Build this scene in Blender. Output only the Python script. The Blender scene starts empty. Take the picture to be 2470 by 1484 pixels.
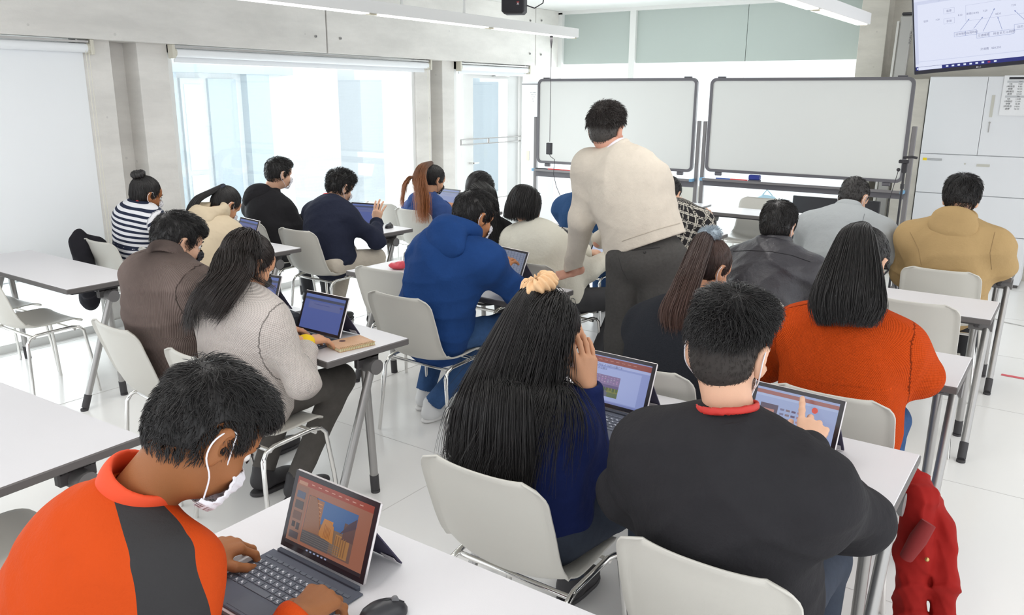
import bpy, math, random
import numpy as np
from mathutils import Matrix, Vector
rng = np.random.default_rng(7); random.seed(7)
C = bpy.context.scene
V = lambda *a: np.array(a, float)
R_ = math.radians

# ---------------- camera ----------------
W_, H_, FPX, CAMH = 2470, 1484, 1957.1, 1.765
yaw, pit, rol = R_(34.96), R_(14.65), R_(0.4265)
cf = V(-math.sin(yaw)*math.cos(pit), math.cos(yaw)*math.cos(pit), -math.sin(pit))
cr0 = V(math.cos(yaw), math.sin(yaw), 0); cu0 = np.cross(cr0, cf)
cr = cr0*math.cos(rol)+cu0*math.sin(rol); cu = np.cross(cr, cf)
cam = bpy.data.objects.new('camera', bpy.data.cameras.new('camera')); C.collection.objects.link(cam)
m = Matrix.Identity(4)
for i in range(3): m[i][0], m[i][1], m[i][2] = cr[i], cu[i], -cf[i]
m[2][3] = CAMH
cam.matrix_world = m
cam.data.sensor_width = 36; cam.data.lens = 36*FPX/W_; cam.data.clip_start = .05
C.camera = cam
CAM0 = V(0, 0, CAMH)
def ray(px, py): return (cr*(px-W_/2)-cu*(py-H_/2)+cf*FPX)/FPX
def at(px, py, Y): d = ray(px, py); return CAM0+d*Y/d[1]            # a measured photo point at depth Y
def onz(px, py, z): d = ray(px, py); return CAM0+d*(z-CAMH)/d[2]
def onx(px, py, X): d = ray(px, py); return CAM0+d*X/d[0]
# ---------------- world, light, exposure ----------------
w = bpy.data.worlds.new('world'); C.world = w; w.use_nodes = True
bg = w.node_tree.nodes['Background']; bg.inputs[0].default_value = (.93, .965, 1, 1); bg.inputs[1].default_value = 1.45
C.view_settings.view_transform = 'Standard'; C.view_settings.look = 'None'; C.view_settings.gamma = 1
C.view_settings.use_curve_mapping = False; C.view_settings.exposure = 0.24
def area(name, loc, rot, sx, sy, power, col=(1, 1, 1)):
    l = bpy.data.lights.new(name, 'AREA'); l.shape = 'RECTANGLE'; l.size = sx; l.size_y = sy; l.energy = power; l.color = col
    o = bpy.data.objects.new(name, l); C.collection.objects.link(o); o.location = loc; o.rotation_euler = rot; return o
area('window_daylight_left', (-7.6, 4.5, 1.6), (0, R_(-90), 0), 3, 9, 400, (.95, .98, 1))
area('window_daylight_front', (-3.6, 10.6, 1.6), (R_(-90), 0, 0), 5, 2.6, 240, (.95, .98, 1))
for lx in (-4.2, -1.55, 1.1):  # last one is an added lamp out of view, without a seen source
    area('tube_light', (lx, 3.2, 2.28), (0, 0, 0), .08, 7.4, 26, (1, .97, .93))
def lin(r, g, b): return tuple(((c/255/12.92) if c <= 10 else ((c/255+.055)/1.055)**2.4) for c in (r, g, b))

# ---------------- materials ----------------
MATS = {}
def mat(name, col, rough=.6, metal=0, spec=.5, kind=None, sc=1., amt=.3, col2=None, emit=0, sheen=0, alpha=None, trans=0):
    if name in MATS: return MATS[name]
    if kind in ('cloth', 'knit', 'cord', 'panel', 'quilt', 'fur', 'denim', 'plaid', 'stripe', 'leather') and not name.startswith(('notebook', 'mask')):   # woven things: matt
        kf = .78+.17*min(1, sum(col)/3/.6); col = tuple(c*kf for c in col); col2 = tuple(c*.88 for c in col2) if col2 else None; spec = .5 if kind == 'leather' else .12; sheen = 0
    M = bpy.data.materials.new(name); M.use_nodes = True; nt = M.node_tree; N = nt.nodes; L = nt.links
    b = N['Principled BSDF']; b.inputs['Base Color'].default_value = (*col, 1); b.inputs['Roughness'].default_value = rough
    b.inputs['Metallic'].default_value = metal; b.inputs['Specular IOR Level'].default_value = spec
    if sheen: b.inputs['Sheen Weight'].default_value = sheen; b.inputs['Sheen Roughness'].default_value = .5
    if emit: b.inputs['Emission Color'].default_value = (*col, 1); b.inputs['Emission Strength'].default_value = emit
    if trans: b.inputs['Transmission Weight'].default_value = trans
    def nd(t, **k):
        n = N.new(t)
        for a, v in k.items(): setattr(n, a, v)
        return n
    def bump(src, dist, strength=1.):
        bn = nd('ShaderNodeBump'); bn.inputs['Distance'].default_value = dist; bn.inputs['Strength'].default_value = strength
        L.new(src, bn.inputs['Height']); L.new(bn.outputs[0], b.inputs['Normal'])
    def math_(op, a, bb=None):
        n = nd('ShaderNodeMath', operation=op)
        for i, v in enumerate((a, bb)):
            if v is None: continue
            if isinstance(v, (int, float)): n.inputs[i].default_value = v
            else: L.new(v, n.inputs[i])
        return n.outputs[0]
    def mix(fac, c1, c2):
        n = nd('ShaderNodeMix', data_type='RGBA'); L.new(fac, n.inputs[0])
        for i, v in ((6, c1), (7, c2)):
            if isinstance(v, tuple): n.inputs[i].default_value = (*v, 1)
            else: L.new(v, n.inputs[i])
        return n.outputs[2]
    if kind is None: MATS[name] = M; return M
    tc = nd('ShaderNodeTexCoord'); obj_ = tc.outputs['Object']
    def noise(s, d=4, v=None, ro=.6):
        n = nd('ShaderNodeTexNoise'); n.inputs['Scale'].default_value = s; n.inputs['Detail'].default_value = d; n.inputs['Roughness'].default_value = ro
        L.new(v if v is not None else obj_, n.inputs['Vector']); return n.outputs[0]
    at_ = nd('ShaderNodeAttribute'); at_.attribute_name = 'fab'
    sp = nd('ShaderNodeSeparateXYZ'); L.new(at_.outputs['Vector'], sp.inputs[0]); ax, an = sp.outputs[0], sp.outputs[1]
    dark = tuple(c*(1-amt) for c in col)
    if kind == 'cloth':
        f = noise(38*sc, 5); L.new(mix(f, dark, tuple(min(1, c*(1+amt*.6)) for c in col)), b.inputs['Base Color'])
        big = noise(7.5, 3, ro=.45); bump(math_('ADD', math_('MULTIPLY', big, 14.), math_('MULTIPLY', noise(260*sc, 2), .8)), .0014)
    elif kind == 'knit':
        s1 = math_('SINE', math_('MULTIPLY', ax, 2*math.pi/(.011/sc))); s2 = math_('SINE', math_('MULTIPLY', an, 2*math.pi/(.008/sc)))
        pr = math_('MULTIPLY', s1, s2); f = math_('ADD', math_('MULTIPLY', pr, .5), .5)
        f = math_('MULTIPLY', f, math_('ADD', noise(60, 2), .35))
        L.new(mix(f, dark, tuple(min(1, c*1.12) for c in col)), b.inputs['Base Color']); bump(f, .004)
    elif kind == 'cord':
        s2 = math_('SINE', math_('MULTIPLY', an, 2*math.pi/.0065)); f = math_('ADD', math_('MULTIPLY', s2, .5), .5)
        f2 = math_('ADD', math_('MULTIPLY', f, .5), math_('MULTIPLY', noise(30, 5), .6))
        L.new(mix(f2, dark, tuple(min(1, c*1.2) for c in col)), b.inputs['Base Color']); bump(f, .002)
    elif kind == 'stripe':
        s1 = math_('SINE', math_('ADD', math_('MULTIPLY', ax, 2*math.pi/.036), math_('MULTIPLY', noise(5, 2), 1.5)))
        L.new(mix(math_('GREATER_THAN', s1, .1), col, col2), b.inputs['Base Color']); bump(noise(200, 2), .001)
    elif kind == 'plaid':
        def band(c, p, th, ph=0.): return math_('GREATER_THAN', math_('SINE', math_('ADD', math_('MULTIPLY', c, 2*math.pi/p), ph)), th)
        g = noise(90, 3)
        a = math_('MAXIMUM', band(ax, .055, .93), band(an, .05, .92)); a2 = math_('MAXIMUM', band(ax, .055, .93, 1.1), band(an, .05, .93, 1.2))
        f = math_('MULTIPLY', math_('MAXIMUM', a, a2), math_('GREATER_THAN', g, .44))
        L.new(mix(f, col, col2), b.inputs['Base Color']); bump(g, .002)
    elif kind == 'panel':
        L.new(mix(math_('GREATER_THAN', sp.outputs[2], 0.), mix(noise(15, 4), dark, col), col2), b.inputs['Base Color']); bump(math_('ADD', math_('MULTIPLY', noise(6.5, 3, ro=.45), 16.), noise(160, 2)), .0014)
    elif kind == 'quilt':
        f = noise(6, 3); bump(f, .02); L.new(mix(f, dark, col), b.inputs['Base Color'])
    elif kind == 'hair':
        f = noise(30, 6); L.new(mix(f, dark, tuple(c*(1+amt) for c in col)), b.inputs['Base Color'])
    elif kind == 'hairtip':   # brown or orange lengths: colour grows with distance along the strand
        L.new(mix(ax, col, col2), b.inputs['Base Color'])
    elif kind == 'skin':
        f = noise(14, 5); L.new(mix(f, tuple(c*.88 for c in col), tuple(min(1, c*1.1) for c in col)), b.inputs['Base Color']); bump(noise(420, 3), .0004)
        b.inputs['Subsurface Weight'].default_value = .08; b.inputs['Subsurface Radius'].default_value = (.012, .005, .003); b.inputs['Subsurface Scale'].default_value = .6
    elif kind == 'denim':
        f = noise(16*sc, 6, ro=.75); L.new(mix(f, dark, tuple(min(1, c*1.6) for c in col)), b.inputs['Base Color']); bump(noise(500, 2), .0008)
    elif kind == 'leather':
        bump(noise(9, 6), .012); L.new(mix(noise(18, 4), dark, col), b.inputs['Base Color'])
    elif kind == 'concrete':
        mp = nd('ShaderNodeMapping'); mp.inputs['Scale'].default_value = (.6, .6, 2.2); L.new(obj_, mp.inputs[0])
        f1 = noise(2.2, 8, mp.outputs[0], .62); f2 = noise(34, 6)
        cr_ = nd('ShaderNodeValToRGB'); cr_.color_ramp.elements[0].position = .36; cr_.color_ramp.elements[1].position = .66
        cr_.color_ramp.elements[0].color = (*dark, 1); cr_.color_ramp.elements[1].color = (*col, 1); L.new(f1, cr_.inputs[0])
        vo = nd('ShaderNodeTexVoronoi'); vo.inputs['Scale'].default_value = 5.5; L.new(obj_, vo.inputs['Vector'])
        spot = math_('LESS_THAN', math_('ADD', vo.outputs['Distance'], math_('MULTIPLY', f2, .09)), .1)
        c2 = mix(math_('MULTIPLY', spot, .35), cr_.outputs[0], tuple(c*.55 for c in col)); L.new(c2, b.inputs['Base Color']); bump(f2, .003)
    elif kind == 'floor':
        f = noise(.9, 4); L.new(mix(f, tuple(c*.97 for c in col), col), b.inputs['Base Color'])
        r = math_('ADD', math_('MULTIPLY', noise(3, 5), .12), rough-.05); L.new(r, b.inputs['Roughness'])
    elif kind == 'brush':
        mp = nd('ShaderNodeMapping'); mp.inputs['Scale'].default_value = (60, 60, 1); L.new(obj_, mp.inputs[0]); f = noise(3, 3, mp.outputs[0])
        L.new(mix(f, dark, col), b.inputs['Base Color'])
    elif kind == 'plastic':
        bump(noise(900, 2), .0003); L.new(mix(noise(3, 3), tuple(c*.96 for c in col), col), b.inputs['Base Color'])
    elif kind == 'fur':
        f = noise(160, 4, ro=.8); L.new(mix(f, dark, tuple(min(1, c*1.5) for c in col)), b.inputs['Base Color']); bump(f, .006)
    MATS[name] = M; return M
concrete = mat('concrete', lin(236, 233, 228), .85, spec=.2, kind='concrete', amt=.14)
concrete_dk = mat('concrete_warm', lin(208, 203, 193), .85, spec=.2, kind='concrete', amt=.18)
white_paint = mat('white_paint', (.80, .80, .78), .5)
white_lam = mat('white_laminate', lin(222, 220, 223), .38, spec=.4, kind='plastic')
dark_edge = mat('charcoal_edging', lin(98, 94, 93), .5)
black_pl = mat('black_plastic', lin(48, 46, 50), .5)
chair_pl = mat('chair_polypropylene', lin(208, 205, 197), .42, spec=.45, kind='plastic')
chrome = mat('chrome', (.78, .77, .75), .12, 1)
alu = mat('satin_aluminium', lin(176, 174, 172), .36, .75, kind='brush', amt=.12)
floor_m = mat('floor_tile', lin(246, 245, 243), .2, spec=.5, kind='floor')
blind_m = mat('blind_fabric', (.91, .93, .95), .8)
grey_metal = mat('grey_metal', lin(128, 125, 126), .45, .3)
frame_grey = mat('board_frame', lin(105, 103, 108), .45)
board_m = mat('board_white', lin(224, 225, 222), .35)
cab_m = mat('cabinet_white', lin(229, 230, 233), .45)
glow = mat('tube_glow', (1, .99, .96), emit=1.1)

# ---------------- object helpers ----------------
def link(o, parent=None):
    C.collection.objects.link(o)
    if parent is not None: o.parent = parent
    return o
def mesh(name, v, f, mats, parent=None, smooth=False, midx=None, fab=None):
    me = bpy.data.meshes.new(name)
    v = np.asarray(v, float)
    if isinstance(f, np.ndarray):
        me.vertices.add(len(v)); me.vertices.foreach_set('co', v.ravel())
        k = f.shape[1]; me.loops.add(f.size); me.loops.foreach_set('vertex_index', f.ravel().astype(np.int32))
        me.polygons.add(len(f)); me.polygons.foreach_set('loop_start', np.arange(0, f.size, k, dtype=np.int32))
        try: me.polygons.foreach_set('loop_total', np.full(len(f), k, np.int32))
        except Exception: pass
        me.update(calc_edges=True)
    else:
        me.from_pydata(v.tolist(), [], f)
    for mm in (mats if isinstance(mats, (list, tuple)) else [mats]): me.materials.append(mm)
    if midx is not None: me.polygons.foreach_set('material_index', np.asarray(midx, np.int32))
    if smooth: me.polygons.foreach_set('use_smooth', np.ones(len(me.polygons), bool))
    if fab is not None:
        a = me.attributes.new('fab', 'FLOAT_VECTOR', 'POINT'); a.data.foreach_set('vector', np.asarray(fab, np.float32).ravel())
    me.validate(); me.update()
    return link(bpy.data.objects.new(name, me), parent)
def tag(o, label, cat, group=None):
    o['label'] = label; o['category'] = cat
    if group: o['group'] = group
    return o
def struct(o): o['kind'] = 'structure'; return o
def empty(name, loc=(0, 0, 0), rz=0):
    o = bpy.data.objects.new(name, None); o.empty_display_size = .1; o.location = loc; o.rotation_euler = (0, 0, rz); return link(o)
def copy_tree(o, parent=None):
    c = o.copy(); link(c, parent)
    for ch in [x for x in C.collection.objects if x.parent == o]: copy_tree(ch, c)
    return c
class MB:
    def __init__(s): s.v = []; s.f = []; s.m = []
    def add(s, v, f, mi=0):
        o = len(s.v); s.v += [tuple(x) for x in v]; s.f += [[i+o for i in q] for q in f]; s.m += [mi]*len(f); return s
    def box(s, a, b, mi=0, bev=0, rot=None, c=None):
        a = V(*a); b = V(*b); lo, hi = np.minimum(a, b), np.maximum(a, b)
        if bev:
            bev = min(bev, (hi-lo).min()*.49); v = []; 
            for z, dz in ((lo[2], 0), (lo[2]+bev, 1), (hi[2]-bev, 1), (hi[2], 0)):
                i_ = 0 if dz else bev
                x0, x1, y0, y1 = lo[0]+i_, hi[0]-i_, lo[1]+i_, hi[1]-i_
                e = bev*(1 if dz else .01)
                v += [(x0+e, y0, z), (x1-e, y0, z), (x1, y0+e, z), (x1, y1-e, z), (x1-e, y1, z), (x0+e, y1, z), (x0, y1-e, z), (x0, y0+e, z)]
            f = [[7-i for i in range(8)], [24+i for i in range(8)]]
            for r in range(3):
                for i in range(8): j = (i+1) % 8; f.append([r*8+i, r*8+j, r*8+8+j, r*8+8+i])
        else:
            v = [(x, y, z) for z in (lo[2], hi[2]) for x, y in ((lo[0], lo[1]), (hi[0], lo[1]), (hi[0], hi[1]), (lo[0], hi[1]))]
            f = [[3, 2, 1, 0], [4, 5, 6, 7], [0, 1, 5, 4], [1, 2, 6, 5], [2, 3, 7, 6], [3, 0, 4, 7]]
        if rot is not None:
            cc = V(*(c if c is not None else (lo+hi)/2)); v = [tuple(cc+rot@(V(*p)-cc)) for p in v]
        return s.add(v, f, mi)
    def tube(s, pts, r, n=10, mi=0, cap=True, closed=False):
        pts = [V(*p) for p in pts]; k = len(pts); r = r if hasattr(r, '__len__') else [r]*k
        T = []
        for i in range(k):
            if closed: t = pts[(i+1) % k]-pts[i-1]
            else: t = pts[min(i+1, k-1)]-pts[max(i-1, 0)]
            T.append(t/(np.linalg.norm(t)+1e-12))
        u = np.cross(T[0], (0, 0, 1.)); u = np.cross(T[0], (0, 1., 0)) if np.linalg.norm(u) < .1 else u; u /= np.linalg.norm(u)
        v = []
        for i in range(k):
            u = u-T[i]*(u@T[i]); u /= np.linalg.norm(u)+1e-12; w_ = np.cross(T[i], u)
            for j in range(n): a = 2*math.pi*j/n; v.append(pts[i]+r[i]*(math.cos(a)*u+math.sin(a)*w_))
        f = []
        for i in range(k if closed else k-1):
            i2 = (i+1) % k
            for j in range(n): j2 = (j+1) % n; f.append([i*n+j, i*n+j2, i2*n+j2, i2*n+j])
        if cap and not closed: f += [[n-1-j for j in range(n)], [(k-1)*n+j for j in range(n)]]
        return s.add(v, f, mi)
    def cyl(s, a, b, r, r2=None, n=16, mi=0): return s.tube([a, b], [r, r if r2 is None else r2], n, mi)
    def ball(s, c, r, n=12, mi=0):
        r = r if hasattr(r, '__len__') else (r, r, r); v = []; f = []; k = n//2+1
        for i in range(k):
            th = math.pi*(i+.02)/(k-1+.04)
            for j in range(n): a = 2*math.pi*j/n; v.append((c[0]+r[0]*math.sin(th)*math.cos(a), c[1]+r[1]*math.sin(th)*math.sin(a), c[2]+r[2]*math.cos(th)))
        for i in range(k-1):
            for j in range(n): f.append([i*n+j, (i+1)*n+j, (i+1)*n+(j+1) % n, i*n+(j+1) % n])
        return s.add(v, f, mi)
    def prism(s, poly, o, U, W, n, th, mi=0):   # polygon in plane (o,U,W) extruded by th along n
        o, U, W, n = map(lambda q: V(*q), (o, U, W, n)); k = len(poly)
        v = [o+U*p[0]+W*p[1] for p in poly]+[o+U*p[0]+W*p[1]+n*th for p in poly]
        f = [[k-1-i for i in range(k)], [k+i for i in range(k)]]+[[i, (i+1) % k, k+(i+1) % k, k+i] for i in range(k)]
        return s.add(v, f, mi)
    def build(s, name, mats, parent=None, smooth=False, xf=None):
        v = np.array(s.v)
        if xf is not None: v = v@xf[0].T+xf[1]
        o = mesh(name, v, s.f, mats, parent, smooth, s.m)
        if smooth == 'auto' or smooth:
            try:
                o.data.polygons.foreach_set('use_smooth', np.ones(len(s.f), bool)); 
                o.data.set_sharp_from_angle(angle=R_(40))
            except Exception: pass
        return o
def rect_round(x0, x1, y0, y1, r, n=5):
    p = []
    for cx, cy, a0 in ((x1-r, y0+r, -90), (x1-r, y1-r, 0), (x0+r, y1-r, 90), (x0+r, y0+r, 180)):
        for i in range(n+1): a = R_(a0+90*i/n); p.append((cx+r*math.cos(a), cy+r*math.sin(a)))
    return p
def rz(a): c, s = math.cos(a), math.sin(a); return np.array([[c, -s, 0], [s, c, 0], [0, 0, 1.]])
def rx(a): c, s = math.cos(a), math.sin(a); return np.array([[1, 0, 0], [0, c, -s], [0, s, c.real]])
def ry(a): c, s = math.cos(a), math.sin(a); return np.array([[c, 0, s], [0, 1, 0], [-s, 0, c]])
def unit(v): v = np.asarray(v, float); return v/(np.linalg.norm(v)+1e-12)

def text(name, s, size, M, parent, loc, rot, align='LEFT', label=None):
    cu_ = bpy.data.curves.new(name, 'FONT'); cu_.body = s; cu_.size = size; cu_.align_x = align; cu_.resolution_u = 2
    t = bpy.data.objects.new(name, cu_); C.collection.objects.link(t); bpy.context.view_layer.update()
    me = bpy.data.meshes.new_from_object(t); bpy.data.objects.remove(t); bpy.data.curves.remove(cu_)
    me.materials.clear(); me.materials.append(M); o = bpy.data.objects.new(name, me); link(o, parent)
    mm = Matrix.Identity(4)
    for i in range(3):
        for j in range(3): mm[i][j] = rot[i][j]
        mm[i][3] = loc[i]
    o.matrix_local = mm
    return o
# ================= room shell =================
FY = 9.5
struct(MB().box((-6.2, -1.6, -.1), (3.0, 10.2, 0)).build('floor', floor_m))
m_ = MB()
for x in np.arange(-5.9, 2.9, 1.2): m_.box((x-.0015, -1.5, .0002), (x+.0015, 9.4, .0012))
for y in np.arange(-.7, 9.4, 1.2): m_.box((-6, y-.0015, .0002), (2.9, y+.0015, .0012))
struct(m_.build('trim_1', mat('floor_joint', lin(214, 212, 210), .5)))
struct(MB().box((-6.6, -1.6, 2.82), (3.0, 9.9, 2.95)).build('ceiling', white_paint))
m_ = MB()
for a, b in ((-1.6, 5.432), (5.448, 8.905), (8.917, 9.56)): m_.box((-6.5, a, 2.13), (-5.9, b, 2.82), bev=.004)
m_.box((-6.5, 3.41, 0), (-6.19, 3.62, 2.14)); m_.box((-6.5, 7.0, 0), (-6.19, 7.2, 2.14))
for a, b in ((3.17, 3.41), (3.62, 3.87), (6.76, 7.0), (7.2, 7.41), (8.95, 9.28)): m_.box((-6.5, a, 0), (-6.0, b, 2.14), bev=.003)
struct(m_.build('wall_left', concrete))
for i, (y, z) in enumerate(((5.30, 2.27), (5.60, 2.27), (8.78, 2.27), (9.03, 2.27), (8.78, 2.66), (9.03, 2.68))):
    t = empty('formwork_tie_hole', (-5.9, y, z)); tag(t, ('round steel form-tie plug in the concrete beam, ')+('left of the wide joint', 'right of the wide joint', 'lower one left of the far joint', 'lower one right of the far joint', 'upper one left of the far joint', 'upper one right of the far joint')[i], 'plug', 'tie plugs in the concrete beam')
    MB().cyl((.002, 0, 0), (.012, 0, 0), .013).build('rim', alu, t, True); MB().cyl((.0105, 0, 0), (.013, 0, 0), .007).build('socket', dark_edge, t, True)
# front wall glazing
m_ = MB()
m_.box((-5.92, FY-.06, 2.78), (-2.1, FY+.06, 2.84)); m_.box((-5.92, FY-.06, 0), (-5.84, FY+.06, 2.8)); m_.box((-4.87, FY-.05, 0), (-4.79, FY+.05, 2.8))
m_.box((-5.92, FY-.06, 0), (-2.1, FY+.06, .08)); m_.box((-6.1, FY-.06, 0), (-5.92, FY+.0, .05)); m_.box((-3.405, FY-.004, 0), (-3.40, FY+.004, 2.8))
struct(m_.build('window_1', white_paint))
frost = mat('frosted_film', lin(184, 193, 188), .9)
struct(MB().box((-5.84, FY-.004, 2.165), (-4.87, FY+.004, 2.78)).box((-4.79, FY-.004, 2.165), (-2.1, FY+.004, 2.78)).build('window_2', frost))
def glass_mat():
    M = bpy.data.materials.new('window_glass'); M.use_nodes = True; nt = M.node_tree; N = nt.nodes; L = nt.links
    out = N['Material Output']; N.remove(N['Principled BSDF'])
    t = N.new('ShaderNodeBsdfTransparent'); t.inputs[0].default_value = (.96, .98, .98, 1); g = N.new('ShaderNodeBsdfGlossy'); g.inputs['Roughness'].default_value = .02
    tr = N.new('ShaderNodeBsdfDiffuse'); tr.inputs[0].default_value = (.9, .93, .95, 1)
    tc = N.new('ShaderNodeTexCoord'); mp = N.new('ShaderNodeMapping'); mp.inputs['Rotation'].default_value = (R_(45), 0, 0); mp.inputs['Scale'].default_value = (0, 45, 45); L.new(tc.outputs['Object'], mp.inputs[0])
    ck = N.new('ShaderNodeTexChecker'); ck.inputs['Scale'].default_value = 1; L.new(mp.outputs[0], ck.inputs[0])
    ml = N.new('ShaderNodeMath'); ml.operation = 'MULTIPLY_ADD'; ml.inputs[1].default_value = .02; ml.inputs[2].default_value = .10; L.new(ck.outputs[1], ml.inputs[0])
    m1 = N.new('ShaderNodeMixShader'); m1.inputs[0].default_value = .06; L.new(t.outputs[0], m1.inputs[1]); L.new(g.outputs[0], m1.inputs[2])
    m2 = N.new('ShaderNodeMixShader'); L.new(ml.outputs[0], m2.inputs[0]); L.new(m1.outputs[0], m2.inputs[1]); L.new(tr.outputs[0], m2.inputs[2])
    L.new(m2.outputs[0], out.inputs[0]); return M
glass = glass_mat()
struct(MB().box((-5.84, FY-.003, .08), (-4.87, FY+.003, 2.165)).box((-4.79, FY-.003, .08), (-3.405, FY+.003, 2.165)).box((-3.40, FY-.003, .08), (-2.1, FY+.003, 2.165)).build('window_3', glass))
# left glazing: frames, panes, sills
def lwin(n, y0, y1):
    o = struct(MB().box((-6.12, y0, 0), (-6.02, y0+.045, 2.13)).box((-6.12, y1-.045, 0), (-6.02, y1, 2.13)).box((-6.12, y0, 2.07), (-6.02, y1, 2.13)).box((-6.14, y0, 0), (-5.99, y1, .05)).build('window_%d' % n, white_paint))
    MB().box((-6.075, y0+.045, .05), (-6.069, y1-.045, 2.07)).build('window_pane', glass, o)
lwin(4, -1.6, 3.17); lwin(5, 3.87, 6.76)
struct(MB().box((-5.99, -1.6, 0), (-5.97, 9.28, .06)).build('baseboard_left', white_paint))
# glazed door and its frame
d = struct(MB().box((-6.12, 7.41, 0), (-6.03, 7.49, 2.13)).box((-6.12, 7.62, 0), (-6.03, 7.66, 2.13)).box((-6.12, 8.78, 0), (-6.0, 8.95, 2.13)).box((-6.12, 7.41, 2.05), (-6.03, 8.95, 2.13)).box((-6.1, 7.49, 0), (-6.05, 7.62, .1)).build('door_1', white_paint))
lf = MB(); 
for a, b in (((-6.09, 7.68, .02), (-6.05, 7.82, 2.04)), ((-6.09, 8.52, .02), (-6.05, 8.76, 2.04)), ((-6.09, 7.82, 1.96), (-6.05, 8.52, 2.04)), ((-6.09, 7.82, .02), (-6.05, 8.52, .16))): lf.box(a, b)
lf = lf.build('door_leaf', white_paint, d)
MB().box((-6.073, 7.82, .16), (-6.067, 8.52, 1.96)).box((-6.073, 7.49, .1), (-6.067, 7.62, 2.05)).build('door_pane', glass, lf)
b_ = MB()
for z in (1.20, 1.26): b_.cyl((-6.03, 7.55, z), (-6.03, 8.84, z), .007)
for y in (8.1, 7.56, 8.83): b_.cyl((-6.03, y, 1.2), (-6.03, y, 1.26), .012)
b_.cyl((-6.03, 7.8, .52), (-6.03, 8.84, .52), .006).build('guard_rail', alu, lf, True)
MB().cyl((-6.06, 8.80, .1), (-6.06, 8.80, 2.05), .008).box((-6.05, 8.79, 1.6), (-6.03, 8.82, 1.68)).build('espagnolette_rod', white_paint, lf)
MB().box((-6.05, 8.5, 1.985), (-6.0, 8.2, 2.04), bev=.005).build('door_closer', alu, lf)
MB().cyl((-6.05, 7.75, .98), (-5.99, 7.75, .98), .012).cyl((-5.99, 7.75, .98), (-5.99, 7.85, .98), .01).build('door_handle', chrome, lf, True)
# exterior beyond the glass
ext = mat('exterior_render', (.68, .71, .73), .9); ext2 = mat('exterior_grey', (.38, .45, .50), .9); ext3 = mat('exterior_panel', (.50, .55, .59), .8); extg = mat('exterior_ground', (.74, .76, .77), .9)
struct(MB().box((-20, -6, -.16), (-6.2, 22, -.06)).box((-6.2, 10.2, -.16), (8, 22, -.06)).build('trim_2', extg))
b = empty('exterior_building', (-8.6, 5, 0)); tag(b, 'pale building outside with recessed doors seen through the big window', 'building')
MB().box((-8.7, 2.2, -.05), (-8.5, 7.15, 4)).build('wall', ext, b, xf=(np.eye(3), -V(-8.6, 5, 0)))
MB().box((-8.5, 5.15, 1.99), (-8.35, 7.1, 2.3)).box((-8.5, 5.15, 0), (-8.4, 5.5, 2)).box((-8.5, 6.42, 0), (-8.38, 6.75, 2)).build('concrete_frame', ext2, b, xf=(np.eye(3), -V(-8.6, 5, 0)))
f_ = MB().box((-8.5, 5.58, 0), (-8.46, 5.88, 1.93)).build('door', ext3, b, xf=(np.eye(3), -V(-8.6, 5, 0)))
MB().box((-8.46, 5.62, .9), (-8.45, 5.84, 1.86)).box((-8.46, 5.62, .1), (-8.45, 5.84, .84)).build('door_glass', ext, f_, xf=(np.eye(3), -V(-8.6, 5, 0)))
MB().box((-8.5, 5.94, 0), (-8.46, 6.32, 1.93)).build('shutter_panel', ext2, b, xf=(np.eye(3), -V(-8.6, 5, 0)))
b = empty('exterior_wall_panel', (-9.5, 10, 0)); tag(b, 'pale grey wall block outside, beyond the right part of the window', 'wall')
MB().box((-10, 9.4, -.05), (-9.5, 11.2, 3.4)).build('panel', ext3, b, xf=(np.eye(3), -V(-9.5, 10, 0)))
MB().box((-10, 12.6, -.05), (-9.5, 13.4, 3.6)).build('post', ext2, b, xf=(np.eye(3), -V(-9.5, 10, 0)))
# right front: concrete column, recess, white wall
struct(MB().box((-2.12, 9.2, 0), (-1.86, 9.8, 2.82), bev=.004).box((-1.86, 9.45, 0), (-.3, 9.8, 2.82)).box((-1.60, 9.02, 0), (-1.385, 9.45, 1.95), bev=.004).build('wall_front', concrete_dk))
struct(MB().box((-.3, 9.75, 0), (3.0, 9.9, 2.82)).build('wall_right', white_paint))
# curtain-less roller blinds
def blind(y0, y1, drop, label, both=True, cords=()):
    t = empty('roller_blind', (-5.96, (y0+y1)/2, 2.07)); h = (y1-y0)/2; tag(t, label, 'blind', None)
    MB().cyl((0, -h+.03, 0), (0, h-.03, 0), .032, n=20).build('roller_tube', blind_m, t, True)
    MB().box((-.025, -h+.02, .035), (.025, h-.02, .05)).build('head_rail', alu, t)
    for s in (-1, 1):
        MB().box((-.03, s*h-.012, -.045), (.04, s*h+.012, .06), bev=.004).cyl((.0, s*(h-.03), 0), (.0, s*h, 0), .036).build('bracket', mat('bracket_beige', lin(214, 210, 196), .5), t)
    MB().box((-.036, -h+.04, -drop), (-.033, h-.04, 0)).build('fabric', blind_m, t)
    MB().box((-.042, -h+.04, -drop-.012), (-.028, h-.04, -drop+.01)).build('bottom_rail', blind_m, t)
    cm = MB()
    for cy in cords:
        for q in (0, .022): cm.tube([(.03, cy+q, -.02), (.032, cy+q, -1.55)], .0022, 5)
        cm.tube([(.032, cy, -1.55), (.032, cy+.011, -1.57), (.032, cy+.022, -1.55)], .0022, 5)
    if cords: cm.build('pull_cord', mat('cord_cream', lin(232, 228, 214), .6), t)
blind(-.9, 3.24, 1.52, 'long white roller blind pulled down over the nearest left window', cords=(2.02,))
blind(3.88, 6.93, .06, 'white roller blind rolled up above the big clear window', cords=(1.47,))
blind(7.44, 8.84, .06, 'short white roller blind rolled up above the glazed door', cords=(.66,))

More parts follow.
